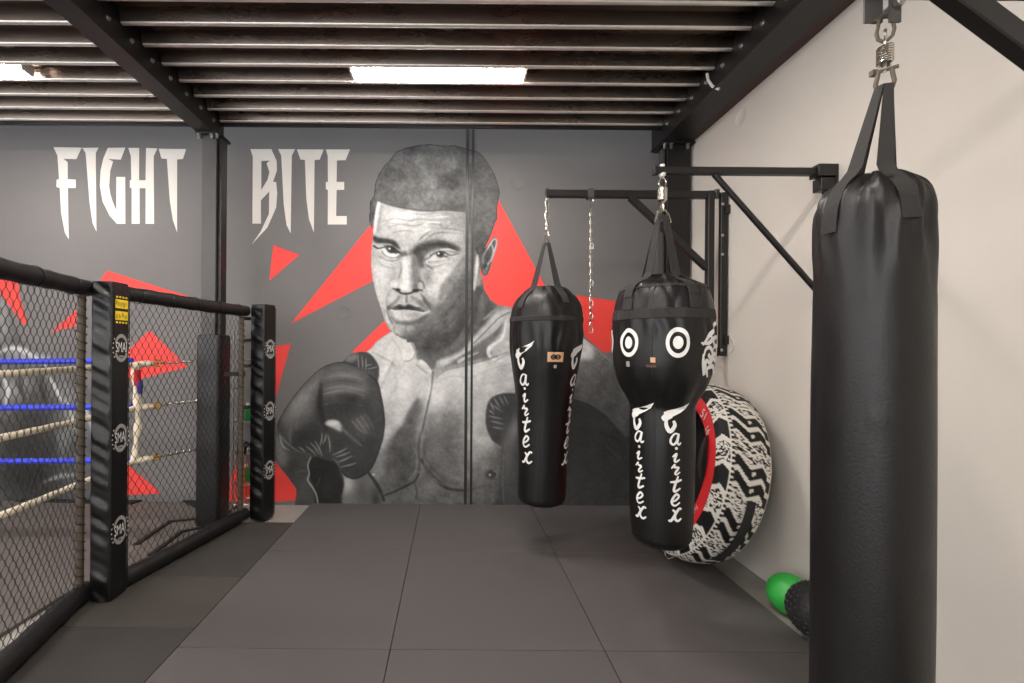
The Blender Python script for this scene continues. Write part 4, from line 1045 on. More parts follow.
# neck: dark under the jaw, lit cords at both sides
K.poly([(402,334),(415,340),(440,336),(464,318),(478,290),(484,276),(486,292),(496,304),(490,318),(474,336),(462,350),(448,357),(438,361),(434,371),(424,364),(415,356),(412,344)], 92, 1.5, clip=T)
K.poly([(412,342),(440,340),(462,322),(474,302),(472,326),(455,344),(436,352),(420,352)], 68, 2.5, 0.95, clip=T)
K.line([(474,300),(470,322),(460,340),(446,352)], (4,7,4), 108, 2, 0.8, clip=T)
K.line([(481,290),(482,306),(477,324),(468,340)], (2,6,3), 104, 1.2, 0.85, clip=T); K.line([(477,296),(473,318),(466,334)], (2,3,2), 70, 1, 0.8, clip=T); K.line([(488,300),(487,314),(480,326)], (2,4,2), 84, 1, 0.8, clip=T)
K.line([(402,338),(412,343.5),(424,344),(437,341),(450,332),(463,320),(473,303),(479,290)], (5,9,8), 72, 1.6, 0.95, clip=T)
# left trapezius and neck cord
K.poly([(391,333),(382,339),(371,349),(366,356),(380,362),(398,362),(412,360),(415.5,354),(414,345),(411,341),(403,338)], 206, 0.9, clip=T)
K.line([(392,338),(400,350),(402,360)], (1.5,3,1), 178, 1.2, 0.7, clip=T); K.line([(411.5,343),(415,352),(412,359.5),(404,361.5)], 1.3, 128, 0.6, 0.8, clip=T)
K.line([(372,352),(382,357),(392,363),(396,370)], (1,2.5,1), 158, 1.3, 0.8, clip=T); K.line([(393,362),(388,373),(381,388)], (2,3.5,2), 150, 1.6, 0.75, clip=T)
K.spot(376, 362, 4, 7, 196, 0.7, T)
# right shoulder muscles towards the arm
K.poly([(474,345),(484,334),(497,322),(511,308),(530,312),(560,322),(588,340),(588,360),(520,352),(490,356),(478,352)], 176, 2, 0.9, clip=T)
K.poly([(466,352),(478,343),(492,333),(503,320),(501,332),(489,347),(491,357),(470,362),(455,366),(444,368)], 112, 1.2, 0.95, clip=T)
K.line([(471,345.5),(483,337),(496,328),(502,321)], (2,4,2), 172, 0.7, 0.95, clip=T); K.line([(506,321),(502,338),(489,348.5),(490.5,357),(500,361)], (1,4,2.5), 212, 0.8, 0.95, clip=T)
K.line([(484,319),(498,309),(512,308)], (2,4,3), 150, 1, 0.9, clip=T); K.line([(474,343),(486,331),(499,318),(510,312)], 1.2, 88, 0.6, 0.7, clip=T)
K.line([(512,320),(518,340),(528,352)], (3,5,3), 205, 2, 0.6, clip=T); K.line([(494,362),(512,352),(530,346)], (1.5,2.5,1.5), 150, 1.2, 0.8, clip=T)
# collar bones
K.line([(421,361.5),(426,366),(432,373)], (4,4.5,1), 218, 0.8, clip=T); K.line([(417,365),(424,371),(430,376)], 1.2, 128, 0.8, 0.8, clip=T)
K.line([(437.5,361.8),(448,360),(456,356.5),(465,352),(472,348)], (1,2.4,1.6), 192, 0.6, 0.95, clip=T); K.line([(459,361.5),(466,357.5),(478,352.5)], (4,2.6,1), 186, 0.8, 0.95, clip=T)
K.poly([(434,374),(437,367),(444,366),(455,366),(446,370),(439,375),(436,381)], 132, 1, 0.9, clip=T)
K.line([(438,362.5),(438.5,367)], 3, 170, 0.8, 0.8, clip=T)
K.line([(437,377),(445,370.5),(458,367),(474,363),(490,358.5),(508,352)], (1,2.5,1), 120, 0.8, 0.8, clip=T)
K.line([(440,380),(455,376),(470,378),(488,370),(510,364)], (1,2,1), 162, 1.0, 0.7, clip=T)
# breastbone groove
K.line([(433,372),(432,384),(429,400),(425.5,416),(423,427),(419.5,440),(418.6,455),(419,470)], (2.6,2,1.8,2.6,2.6), 84, 0.8, 0.95, clip=T)
K.line([(428,374),(430,384),(428,396),(426,402)], (1.2,2.4,1), 216, 0.7, 0.9, clip=T); K.line([(436,380),(434,394),(436,404)], (2,5,2), 204, 1.4, 0.7, clip=T)
K.line([(416.5,432),(415.5,442),(413,444)], (1,2.4,1), 176, 0.7, 0.9, clip=T); K.line([(421.5,428),(421,440),(422,455),(430,469),(440,479)], (1,2.2,1.4), 148, 0.9, 0.8, clip=T)
# left breast: light fan, dark lower part
K.poly([(420,398),(411,408),(404,424),(396,434),(388,446),(384,470),(386,493),(400,487),(413,479),(417,466),(416,450),(415.5,436),(419,420),(424,404)], 86, 3.2, 0.92, clip=T)
K.spot(404, 462, 10, 14, 84, 0.6, T); K.line([(413,446),(417,456),(416,470),(410,479)], (1,2.5,1), 130, 1, 0.8, clip=T)
K.line([(384,495.5),(393,492),(404,487),(414,481.5),(418.5,474)], (1.6,2.4,2), 48, 0.7, 0.95, clip=T)
# right breast
K.poly([(428,416),(446,410),(462,424),(464,450),(460,478),(446,483),(432,472),(424,456),(423,438)], 108, 5, 0.8, clip=T)
K.spot(452, 448, 12, 16, 100, 0.55, T); K.spot(440, 420, 9, 6, 150, 0.5, T); K.spot(482, 470, 16, 8, 120, 0.7, T)
K.line([(421.5,460),(429,472.5),(440,483.5),(450,489),(464,490.5)], (2.4,3.4,2.4), 56, 1.0, 0.9, clip=T)
K.line([(464,490.5),(478,488),(492,484),(501,480)], (2,2.5,1.5), 84, 1.6, 0.8, clip=T); K.line([(424,464),(432,477),(444,486)], (1,1.6,1), 140, 0.8, 0.6, clip=T)
K.spot(491.2, 474.4, 4.8, 4.4, 62, 0.95, T); K.spot(491.2, 474.6, 3.4, 3.2, 46, 0.9, T); K.spot(489.8, 474.8, 1.1, 1.1, 165, 0.95, T); K.line([(493,470),(497,473),(496,478)], 1, 150, 0.6, 0.6, clip=T)
K.spot(437, 392, 5, 12, 214, 0.7, T); K.spot(404, 380, 18, 16, 214, 0.6, T); K.spot(392, 402, 10, 18, 204, 0.6, T); K.spot(470, 372, 22, 5, 206, 0.6, T); K.line([(418,400),(412,412),(406,426),(396,438)], (3,8,5), 92, 3, 0.6, clip=T); K.line([(426,440),(424,455),(430,468),(442,478),(458,483)], (2,7,5), 84, 2.5, 0.55, clip=T); K.spot(478, 430, 12, 18, 186, 0.5, T)
# belly strip
K.spot(412, 494, 9, 4, 112, 0.7, T); K.spot(426, 490, 6, 7, 118, 0.6, T); K.line([(415,484),(417,492),(416,498)], 2, 64, 1, 0.7, clip=T); K.spot(448, 502, 10, 3, 128, 0.7, T); K.spot(470, 500, 20, 4, 96, 0.5, T)
# forearm of the near arm and its shadow against the ribs
K.poly([(338,472),(352,477),(366,472),(374,478),(384,498),(384,512),(330,512)], 116, 1.0, rid=ARM, clip=None)
A_ = K.mask(ARM)
K.spot(348, 484, 6, 9, 202, 0.9, A_); K.spot(362, 492, 8, 12, 84, 0.8, A_); K.spot(376, 500, 4, 10, 58, 0.9, A_); K.spot(345, 500, 6, 5, 120, 0.6, A_)
K.line([(368,472),(374,480),(380,490),(384,500)], (2,4,3), 44, 1, 0.9); K.spot(373.5, 474.5, 1.2, 1.0, 185, 0.9)

# --- head
face = [(377.6,200.5),(374.3,214),(372.8,236),(371.6,248),(371,258),(371.4,268),(373,281),(375.3,291),(377,297),(381,308.5),(384.6,321),(389.3,329.5),(394,333),(401,337.8),(410.4,340.8),(419,340.6),(430,338),(441.7,331),(453.4,321.5),(464,311),(469,302),(475,290),(478.6,271),(480,254),(478,232),(474,205),(440,200),(404,198)]
K.poly(face, 170, 0.45, rid=FACE, sm=False)
FM = K.mask(FACE)
# side plane beyond the temple, cheek and jaw shade
K.poly([(466,205),(482,205),(484,260),(478,285),(466,312),(440,336),(415,344),(400,342),(404,333),(424,330),(438,318),(446,300),(452,284),(462,268),(467,250),(464,228)], 98, 4, 0.95, clip=FM)
K.poly([(436,306),(450,292),(460,276),(467,262),(470,282),(462,304),(446,324),(428,334),(412,333),(424,324)], 84, 4, 0.8, clip=FM)
K.poly([(478.5,254),(479,268),(477.5,284),(472.5,292),(474.5,272),(476,258)], 196, 0.7, 0.95, clip=FM)
K.line([(479.5,256),(479,272),(476.5,287)], 1.2, 58, 0.5, 0.8, clip=FM)
# forehead
K.spot(400, 216, 14, 6, 212, 0.85, FM); K.spot(393, 226, 10, 6, 196, 0.6, FM); K.spot(424, 216, 10, 5, 190, 0.6, FM); K.spot(412, 232, 14, 8, 196, 0.6, FM); K.spot(436, 226, 9, 6, 172, 0.6, FM); K.spot(456, 222, 10, 10, 142, 0.8, FM); K.spot(452, 236, 8, 4, 176, 0.7, FM)
K.line([(378.5,203),(376.5,216),(374.5,232)], (3,3.6,2.5), 214, 0.8, 0.9, clip=FM); K.line([(381,206),(380,220),(378,232)], (1.5,3,2), 158, 1.2, 0.7, clip=FM)
for pts, g in (([(384,221),(396,218.5),(408,221),(420,219),(436,220.5),(450,219)], 150), ([(388,227.5),(400,224.5),(414,226),(428,223.5),(446,226),(462,225)], 142), ([(392,233),(404,230.5),(416,231)], 158), ([(418,241),(423,236.5),(430,231.5)], 118), ([(424,242),(430,236),(442,232.5),(462,234)], 132), ([(412,213.5),(424,214.5),(440,212.5),(462,215)], 150)):
    K.line(pts, (0.6,1.6,0.6), g, 0.7, 0.8, clip=FM)
for pts in ([(392,222),(404,221.5),(414,223)], [(420,226),(432,222),(440,223)], [(422,233),(430,229)], [(434,217.5),(448,216.5)]): K.line(pts, (0.6,1.8,0.6), 214, 0.7, 0.7, clip=FM)
# eye sockets
K.poly([(399,252),(408,255),(414,247),(424,241.5),(440,240),(456,245),(462,251),(452,252),(440,249),(430,252),(424,258),(424,268),(418,266),(414,256),(406,257),(400,257)], 76, 1.6, 0.9, clip=FM)
K.spot(420, 259, 3.6, 6, 66, 0.8, FM); K.spot(404, 254, 3, 2.6, 84, 0.8, FM)
# brows
K.poly([(372.8,236.2),(380,238),(390,239),(396,242),(401,250),(395,247),(386,244.2),(378,243.4),(373.5,241)], 52, 0.9, clip=FM)
K.poly([(413,253),(418,247),(426,243.5),(434,243),(442,241.6),(451,244.5),(460,250),(455,250.5),(447,248.2),(438,247.2),(427,249),(420,254)], 56, 1.1, 0.95, clip=FM); K.line([(424,246),(434,244.5),(444,244)], (1,2.5,1), 40, 0.8, 0.7, clip=FM)
# left eye
K.poly([(375,247),(382,246),(390,246.5),(397,251),(400,254.5),(394,258.5),(386,257),(380,252.5)], 190, 0.8, clip=FM)
K.poly([(382.5,250),(388,247.5),(395,250.5),(398.5,254.5),(393,256.8),(386.5,255.3)], 214, 0.5, clip=FM)
K.spot(391.4, 249.8, 2.9, 2.6, 36, 0.98, FM); K.spot(396, 252.3, 1.8, 1.3, 46, 0.8, FM); K.spot(389.7, 248.8, 0.9, 0.9, 240, 1, FM)
K.line([(374,246),(377.5,248.3),(382,247.8),(388,246),(395,249),(400,253)], (2.0,1.1,1.8), 58, 0.5, clip=FM)
K.poly([(384,246.6),(390,246.4),(396,249.2),(399,252.4),(395,252.8),(390,251.8),(386,249.5)], 54, 0.6, 0.85, clip=FM); K.spot(391.4, 249.8, 3.0, 2.6, 28, 0.95, FM); K.spot(389.6, 248.7, 0.8, 0.8, 236, 1, FM); K.line([(375.5,244.5),(384,243.8),(392,244.8)], 1.2, 172, 0.5, 0.8, clip=FM)
K.line([(382,251.5),(384.5,255),(390,257.6),(396,257.6),(400,255.5)], (1.4,0.9,1.4), 108, 0.45, 0.9, clip=FM); K.line([(378,255),(384,260.2),(392,261.5),(400,259)], (0.6,1.4,0.6), 140, 0.7, 0.8, clip=FM); K.line([(380,261),(388,265),(396,265)], (0.5,1.2,0.5), 164, 0.8, 0.7, clip=FM)
# right eye
K.poly([(425,259),(431,255.5),(438,253),(446,254),(451,256.5),(445,260),(436,262),(428,264)], 196, 0.8, clip=FM)
K.line([(424.5,263),(430,265.5),(438,264.5)], (1,3,1.5), 210, 0.7, 0.9, clip=FM)
K.spot(440.4, 254.3, 2.9, 2.3, 36, 0.98, FM); K.spot(446, 256.5, 2.2, 1.0, 44, 0.8, FM); K.spot(438.7, 253.5, 0.95, 0.95, 240, 1, FM)
K.line([(430,256),(436,252.8),(443,251.8),(450,255.2),(459,253.6)], (1.2,1.6,0.6), 62, 0.6, clip=FM)
K.spot(440.4, 254.4, 3.0, 2.3, 28, 0.95, FM); K.spot(438.6, 253.5, 0.85, 0.85, 236, 1, FM); K.line([(425,260),(428,258),(432,256)], (3,2,1), 96, 0.8, 0.7, clip=FM); K.line([(441,249.8),(448,249.4),(455,251)], (1.5,2.6,1), 182, 0.6, 0.9, clip=FM)
K.line([(428,262),(436,261.5),(445,260.5),(451,257)], 0.9, 116, 0.5, 0.8, clip=FM); K.line([(430,268),(440,268),(450,264),(458,259)], (0.6,1.8,0.6), 138, 0.9, 0.7, clip=FM)
# cheeks
K.spot(384, 272, 7, 10, 206, 0.8, FM); K.spot(378, 284, 3.5, 14, 208, 0.6, FM); K.spot(441, 274, 11, 8, 198, 0.85, FM); K.spot(449, 266, 8, 6, 184, 0.6, FM); K.spot(433, 290, 6, 5, 200, 0.8, FM); K.spot(439, 296, 5, 6, 186, 0.6, FM); K.spot(381, 300, 4, 10, 200, 0.6, FM)
K.spot(428, 276, 4, 8, 116, 0.6, FM)
# nose
K.poly([(401,259),(408,256),(412,259),(412.5,270),(414,280),(412,290),(404,291.5),(399.5,288),(400,280),(402,270)], 186, 1.0, clip=FM)
K.poly([(411,257),(417,258),(419.5,270),(421.5,281),(423,287),(414,291),(411.5,283),(411.5,270)], 112, 1.4, 0.95, clip=FM)
K.line([(405,261),(405.8,272),(405.5,282)], (4,5.5,6), 214, 1.0, 0.9, clip=FM); K.spot(404.5, 286, 3.6, 3.4, 212, 0.9, FM); K.line([(400,262),(401,270),(398.5,279)], (1.5,1.8,1.2), 138, 0.8, 0.8, clip=FM)
K.spot(394, 284.5, 3.0, 3.2, 204, 0.95, FM); K.spot(420.8, 286, 2.4, 3.0, 176, 0.95, FM); K.line([(389.5,284),(391,280),(395,279)], 1, 150, 0.6, 0.8, clip=FM); K.line([(418,281),(422.5,282),(424.5,288)], 1.1, 92, 0.5, 0.8, clip=FM)
K.line([(393,288.6),(396.5,289.8),(401,293),(406.5,293.8),(412,292.6),(417,290),(422,290.5)], (1.4,2.2,1.4), 62, 0.6, 0.95, clip=FM); K.spot(397.6, 290, 2.2, 1.3, 30, 0.95, FM); K.spot(415.6, 290.7, 2.8, 1.4, 30, 0.95, FM)
# folds, moustache area, mouth
K.line([(391.5,290),(387,298),(386.5,306)], (1,2.4,1.2), 146, 1.0, 0.8, clip=FM); K.spot(393, 297, 3.6, 6, 186, 0.7, FM); K.line([(399,296),(396.5,301),(390,306)], (1,4,2), 116, 1.4, 0.6, clip=FM)
K.line([(421,294),(427,303),(432,311)], (1.2,3.4,1), 102, 1.2, 0.8, clip=FM); K.line([(412,297),(419,302),(427,309)], (2,5,2), 110, 1.6, 0.65, clip=FM)
K.line([(406.8,296),(406.5,302)], 1.8, 120, 0.7, 0.8, clip=FM); K.line([(403.5,296),(403.8,302)], 1.6, 186, 0.6, 0.8, clip=FM); K.line([(409.5,296),(410,301.5)], 1.4, 176, 0.6, 0.8, clip=FM)
K.poly([(391,307.4),(395,305.4),(399.6,303.2),(404.5,304.6),(409.3,303.2),(417,306),(425,309.5),(430,312.2),(420,311.2),(408,310),(398,310)], 128, 0.6, clip=FM)
K.poly([(393.5,307.6),(396.5,306.6),(399.8,304.6),(404.4,307),(409.2,304.8),(414,306.8),(421,309.2),(412,309.4),(402,309)], 48, 0.5, clip=FM)
K.line([(395,305),(399.6,303),(404.5,304.4),(409.3,303),(418,306.5)], 0.9, 196, 0.45, 0.8, clip=FM)
K.poly([(391,308.6),(400,310.2),(408,309.8),(418,310.8),(426,312.4),(421,316.5),(413,319),(405,320.2),(398,319),(393.5,314)], 196, 0.7, clip=FM)
K.spot(415, 315, 5, 2.4, 150, 0.7, FM); K.line([(402,311.5),(402.4,318)], 0.8, 168, 0.5, 0.6, clip=FM); K.line([(391,308.2),(396,309.4),(404,308.8),(412,309.6),(421,311),(427,312.2)], (1.0,1.2,0.8), 50, 0.45, clip=FM); K.line([(425,312.5),(429,311.8)], 2, 205, 0.5, 0.9, clip=FM); K.spot(388.5, 308, 1.6, 2, 84, 0.9, FM)
K.poly([(391,315),(396,320.5),(405,322),(415,320.5),(424,315.5),(430,314.5),(424,322),(412,325.5),(400,325),(393,321)], 92, 1.2, 0.9, clip=FM)
K.line([(387,311),(389,318),(393,324)], (1,2.2,1), 118, 0.8, 0.8, clip=FM); K.line([(386,312),(387.5,320),(391,327)], (2,3,2), 204, 0.9, 0.8, clip=FM)
# chin and jaw
K.spot(400, 330, 6, 4.6, 176, 0.85, FM); K.spot(398.5, 331, 2.4, 2.4, 200, 0.6, FM); K.spot(410.5, 328, 2.6, 2.2, 176, 0.8, FM); K.line([(405.5,325),(405.6,332)], 1.2, 110, 0.7, 0.7, clip=FM); K.line([(395,326),(394,331),(398,336)], 1.0, 120, 0.6, 0.7, clip=FM)
K.spot(422, 330, 8, 5, 98, 0.8, FM); K.spot(432, 320, 7, 5, 118, 0.6, FM); K.spot(418, 336, 9, 3, 82, 0.8, FM); K.line([(438,314),(448,304),(458,292)], (3,7,4), 122, 2, 0.55, clip=FM)
K.line([(396,334.5),(404,338),(414,340.3),(428,338)], 1.0, 96, 0.5, 0.7)
K.line([(408,340),(418,339.5),(430,336.5),(443,329.5),(455,319.5),(465,308),(472,294)], (3,8,8), 84, 2.0, 0.85, clip=FM)
K.line([(464,258),(455,274),(446,286),(441,297)], (4,9,6), 112, 3, 0.6, clip=FM); K.line([(424,300),(430,306),(436,312)], (3,6,3), 104, 2, 0.6, clip=FM); K.spot(433, 292.5, 4.5, 4, 196, 0.6, FM)
for pts, g in (([(380,256),(386,260),(394,261),(400,258)], 132), ([(382,259),(389,262.5),(397,262)], 196), ([(378,262),(386,267),(396,268)], 150), ([(427,266),(436,266.5),(446,263)], 128), ([(428,269),(438,270),(448,266)], 206), ([(424,262),(428,266),(434,270)], 104), ([(386,222),(398,224),(410,222)], 168), ([(396,230),(406,229),(416,230.5)], 206), ([(440,228),(452,229),(464,231)], 120)): K.line(pts, (0.6,1.6,0.6), g, 0.7, 0.75, clip=FM)
K.g += (K.n1*3.0+K.n2*3.0)*FM
K.line([(408,341),(420,341),(430,338.4),(441.7,331.4),(453.4,321.8),(464,311.4),(471,300)], (2.5,3.5,3.5), 78, 0.9, 0.95)
K.poly([(476,247),(481,244),(486,243),(484,250),(481.5,257),(478.5,256)], 78, 0.5, rid=HAIR)
# --- ear
ear = [(480.5,256),(483,250.5),(486.5,246.5),(490.5,240.3),(494.2,237),(497.3,239.4),(497,246.6),(494.6,254),(492.2,262),(489.7,270),(487.4,274.6),(483.3,275.8),(480.6,270),(479.6,262)]
K.poly(ear, 84, 0.4, rid=EAR); E = K.mask(EAR)
K.line([(483.5,256),(488.5,247),(492.5,240.6),(495.5,239),(496.6,243),(494.2,252),(491,261)], 1.5, 196, 0.4, clip=E); K.line([(491.3,244),(493.3,250),(492.4,257),(488,264),(486.5,269)], (1,2,1.4), 176, 0.5, clip=E)
K.line([(482,262),(483.5,256),(483,266)], (1.5,2.6,1.5), 132, 0.6, 0.9, clip=E); K.spot(487.5, 256, 2.6, 5, 62, 0.8, E); K.spot(485, 266, 2, 2, 52, 0.9, E); K.spot(484.5, 272, 2, 2, 116, 0.9, E)
# --- hair
hair = [(369.4,222),(369.6,212),(370,202),(374,196),(375.2,183.3),(378.7,174),(384.6,165.2),(390.5,159.3),(396.3,151.7),(406.9,147.6),(418.6,145.2),(429.1,144.2),(439.6,145.2),(447.6,146),(454.6,145.4),(467.5,149),(476.9,151.2),(482.7,155.8),(488.6,164),(494.4,174),(497.9,184.5),(499.9,192.7),(498.6,198.6),(497.6,206),(497.2,219.7),(495.4,222),(492,232.6),(489.7,238),(486,246),(482,252),(478.5,254),(476.2,247.5),(471,236),(467.5,222),(466,211.8),(457,211),(445,210.2),(430,211),(418.6,210.3),(404.5,208.4),(389.3,204.8),(377.6,200.6),(375.6,209),(373.4,222),(371.5,231)]
K.poly(hair, 98, 0.4, rid=HAIR, sm=False); H_ = K.mask(HAIR)
K.spot(405, 185, 20, 22, 112, 0.6, H_); K.spot(436, 188, 12, 20, 132, 0.8, H_); K.spot(452, 165, 12, 10, 122, 0.7, H_); K.spot(426, 203, 16, 6, 124, 0.7, H_); K.spot(484, 180, 8, 22, 104, 0.6, H_); K.spot(392, 190, 12, 10, 102, 0.5, H_)
K.spot(450, 182, 7, 6, 62, 0.85, H_, 0.6); K.spot(457, 174, 5, 4, 70, 0.7, H_); K.spot(441, 180, 4, 4, 84, 0.6, H_); K.spot(451, 207, 8, 4, 84, 0.7, H_); K.spot(484, 240, 6, 10, 78, 0.8, H_); K.spot(480, 205, 6, 20, 92, 0.5, H_); K.spot(372, 210, 2.5, 10, 78, 0.9, H_)
K.g += H_*(K.n1*4.0+K.n2*4.5)
K.line(hair[:32], 1.5, 52, 0.5, 0.85, sm=False); K.line([(377.6,200.6),(389.3,204.8),(404.5,208.4),(418.6,210.3),(430,211),(445,210.2),(466,211.8)], (1,2,1), 86, 0.9, 0.8)

# --- left glove (thumb behind, big mitt, open cuff)
thumb = [(343,364),(346,358),(352,353.6),(360,351.8),(368,352.4),(375,359),(379.2,368),(378.6,378),(374,386),(352,380)]
K.poly(thumb, 58, 0.5, rid=GL1); G1 = K.mask(GL1)
K.spot(352, 358, 6, 3, 116, 0.8, G1, -0.4)
for q in ((358,357,359,368), (362,356,363,369), (366,359,366,370), (368,369,377,367), (366,366,372,364)): K.line([(q[0],q[1]),(q[2],q[3])], (0.5,1,0.5), 150, 0.4, 0.8, clip=G1)
cuff = [(277,428),(283,440),(296,450),(308,454),(330,455),(342,474),(343.8,484),(342,496),(340,512),(298,512),(296.4,490),(289,478.5),(276.4,461.6),(275,445)]
K.poly(cuff, 66, 0.5, rid=GL1)
K.poly([(276,432),(282,444),(288,455),(285,466),(276,458)], 112, 2, 0.9); K.spot(293, 470, 6, 8, 58, 0.8); K.spot(304, 490, 6, 10, 74, 0.7); K.line([(280,436),(283,446),(289,450)], (1,2,1), 150, 0.6, 0.8)
K.line([(296,472),(304,471)], 1, 90, 0.6, 0.7); K.line([(296,466),(305,468)], 1, 44, 0.6, 0.7)
K.poly([(311,457),(320,457.5),(328,460),(336,463),(341,474),(343.6,484),(341,497),(339,512),(318,512),(314,488),(309,476),(307.6,465)], 30, 0.8)
K.spot(330, 486, 8, 12, 38, 0.7); K.line([(311,457),(308,465),(309.2,474),(307.8,480),(313,488),(316.4,495),(318,504)], (1.2,1.6,1.4), 148, 0.45, 0.95); K.line([(320,478),(317,486)], 1, 80, 0.5, 0.6)
mitt = [(277,428),(280.5,417),(287.6,405),(296.4,392.7),(308.7,378.7),(321,368.1),(333.2,362.8),(343.8,362),(356,366),(368,374),(377,382),(380.5,394.5),(383.3,410.3),(384.2,424.3),(382.4,438.4),(378,452.4),(372.8,465.2),(367,472.3),(360,477),(353.2,478.4),(346,476),(341.5,471),(338.6,464),(333,458.4),(325,458.8),(316,456),(305,453.5),(296,449.5),(285,439.5)]
K.poly(mitt, 58, 0.5, rid=GL1); G1 = K.mask(GL1)
K.poly([(281,420),(292,400),(308,381),(324,369),(320,384),(316,400),(310,420),(296,430)], 104, 3, 0.85, clip=G1)
for i in range(9):
    y = 372+i*7.5; K.line([(322-i*4.2,y),(315-i*3.6,y+9),(309-i*2.6,y+19)], (1,4,1), 128 if i % 2 else 82, 1.6, 0.55, clip=G1)
K.spot(300, 402, 5, 12, 132, 0.5, G1, 0.6); K.spot(289, 424, 5, 9, 90, 0.6, G1, 0.4); K.spot(310, 436, 10, 9, 44, 0.8, G1)
K.poly([(330,366),(348,365),(362,374),(370,388),(366,398),(352,402),(338,400),(324,398),(324,380)], 92, 3, 0.85, clip=G1)
for y, g in ((371,66),(376,112),(381,70),(387,120),(391.5,132),(397,64),(402,88)): K.line([(324,y+2.5),(338,y-0.5),(352,y+0.5),(364,y+4)], (1,2.8,1), g, 1.0, 0.7, clip=G1)
K.line([(321,384),(320,400),(322,416),(326,428)], (3,6,4), 36, 2.2, 0.85, clip=G1); K.spot(350, 400, 10, 9, 38, 0.85, G1, 0.6); K.spot(338, 410, 8, 6, 44, 0.6, G1)
K.poly([(325,424),(330,420),(338,421),(342,426),(341,432),(333,428)], 168, 1.0, 0.95, clip=G1); K.spot(333, 423, 5, 2.4, 186, 0.8, G1)
for i in range(7): K.line([(352+i*2.2,421-i*1.2),(358+i*2.4,428-i*0.5),(364+i*1.6,433+i*0.4)], (0.8,2.2,0.8), (118,84,146,96,132,80,108)[i], 0.8, 0.8, clip=G1)
K.line([(342,428),(350,436),(362,446)], (2,4,1.5), 104, 1.2, 0.8, clip=G1); K.spot(372, 440, 6, 18, 46, 0.8, G1); K.spot(376, 405, 4, 14, 64, 0.6, G1); K.spot(358, 468, 12, 7, 42, 0.85, G1); K.spot(342, 440, 10, 6, 50, 0.7, G1)
for q in ((311,443,319,454), (315,441,322,456), (322,433,320,446), (328,435,330,452), (326,434,323,444), (333,455,347,448), (336,457,350,452), (338,462,352,456), (299,447,305,452), (306,446,316,455), (341,467,356,463)): K.line([(q[0],q[1]),((q[0]+q[2])/2+0.8,(q[1]+q[3])/2),(q[2],q[3])], (0.6,1.5,0.6), 138, 0.5, 0.8, clip=G1)
K.line(mitt[:9], 1.4, 40, 0.6, 0.8); K.line(mitt[9:22], 1.6, 34, 0.6, 0.85)
K.spot(302, 398, 4, 14, 140, 0.5, G1, 0.65); K.spot(346, 374, 14, 3, 118, 0.5, G1); K.spot(348, 389, 13, 3, 132, 0.55, G1); K.spot(361, 426, 8, 8, 96, 0.45, G1); K.spot(296, 412, 3, 10, 120, 0.5, G1, 0.6); K.spot(318, 378, 5, 8, 104, 0.5, G1, 0.5)
# --- right glove, mostly behind the bag
th2 = [(486,412),(487.5,404),(491.5,398),(498,394.5),(506,393),(520,393.6),(530,400),(524,420),(512,440),(504,447.5),(497,443.5),(491.5,439),(486.8,429),(485.4,419)]
K.poly(th2, 50, 0.5, rid=GL2); G2 = K.mask(GL2)
for q in ((490,402,494,410), (494,398,500,408), (499,396,504,405), (489,410,494,414), (489,416,503,419), (491,421,503,424), (493,427,503,429), (492,405,503,412), (504,396,508,404)): K.line([(q[0],q[1]),(q[2],q[3])], (0.5,1.6,0.5), 116, 0.5, 0.8, clip=G2)
K.spot(505, 410, 5, 8, 40, 0.6, G2); K.spot(497, 440, 5, 4, 42, 0.8, G2)
body2 = [(515,412),(509,420),(505,431),(502.4,445),(501,460),(500.2,475),(501,492),(504,512),(646,512),(646,448),(636,440),(625,434.6),(618.8,426.6),(612,418.5),(605.6,412),(598,406.5),(589.5,401.6),(582,398.6),(574,396.6),(560,396),(540,400)]
K.poly(body2, 46, 0.5, rid=GL2); G2 = K.mask(GL2)
K.spot(513, 432, 4, 12, 108, 0.85, G2, 0.25); K.spot(508, 460, 5, 20, 72, 0.8, G2); K.spot(514, 490, 7, 14, 60, 0.6, G2); K.line([(514,416),(507,436),(503.5,456),(502.5,480),(504,503)], 1.4, 78, 0.7, 0.7, clip=G2)
K.line([(574,397.5),(589.5,402.6),(605.6,413),(618.8,427.6),(626,436)], (2,3,2), 92, 1.0, 0.85, clip=G2); K.spot(600, 440, 18, 24, 42, 0.7, G2); K.line([(600,432),(612,437),(622,443)], (1,3,1), 32, 1.5, 0.7, clip=G2); K.line([(606,446),(620,458)], (1,2,1), 66, 1, 0.6, clip=G2); K.spot(575, 480, 12, 20, 50, 0.6, G2)
XX = np.broadcast_to(K.X[None, :], K.g.shape)
K.g = np.where(K.id == GL2, K.g*1.28+5, np.where(K.id == GL1, K.g*1.16+2, np.where((K.id == TORSO), K.g*(1+0.28*np.clip((XX-560)/20, 0, 1)), K.g)))
# brush grain over everything
K.g += (K.n1*2.2 + K.n2*2.0)*(K.id > 0) + (K.n1*2.0 + K.n2*4.0)*(K.id == TORSO)
parts = K.emit({HAIR: 'painted_hair', FACE: 'painted_face', EAR: 'painted_ear', TORSO: 'painted_torso', GL1: 'painted_glove', GL2: 'painted_glove', ARM: 'painted_forearm'}, mural, M['mural_paint'])

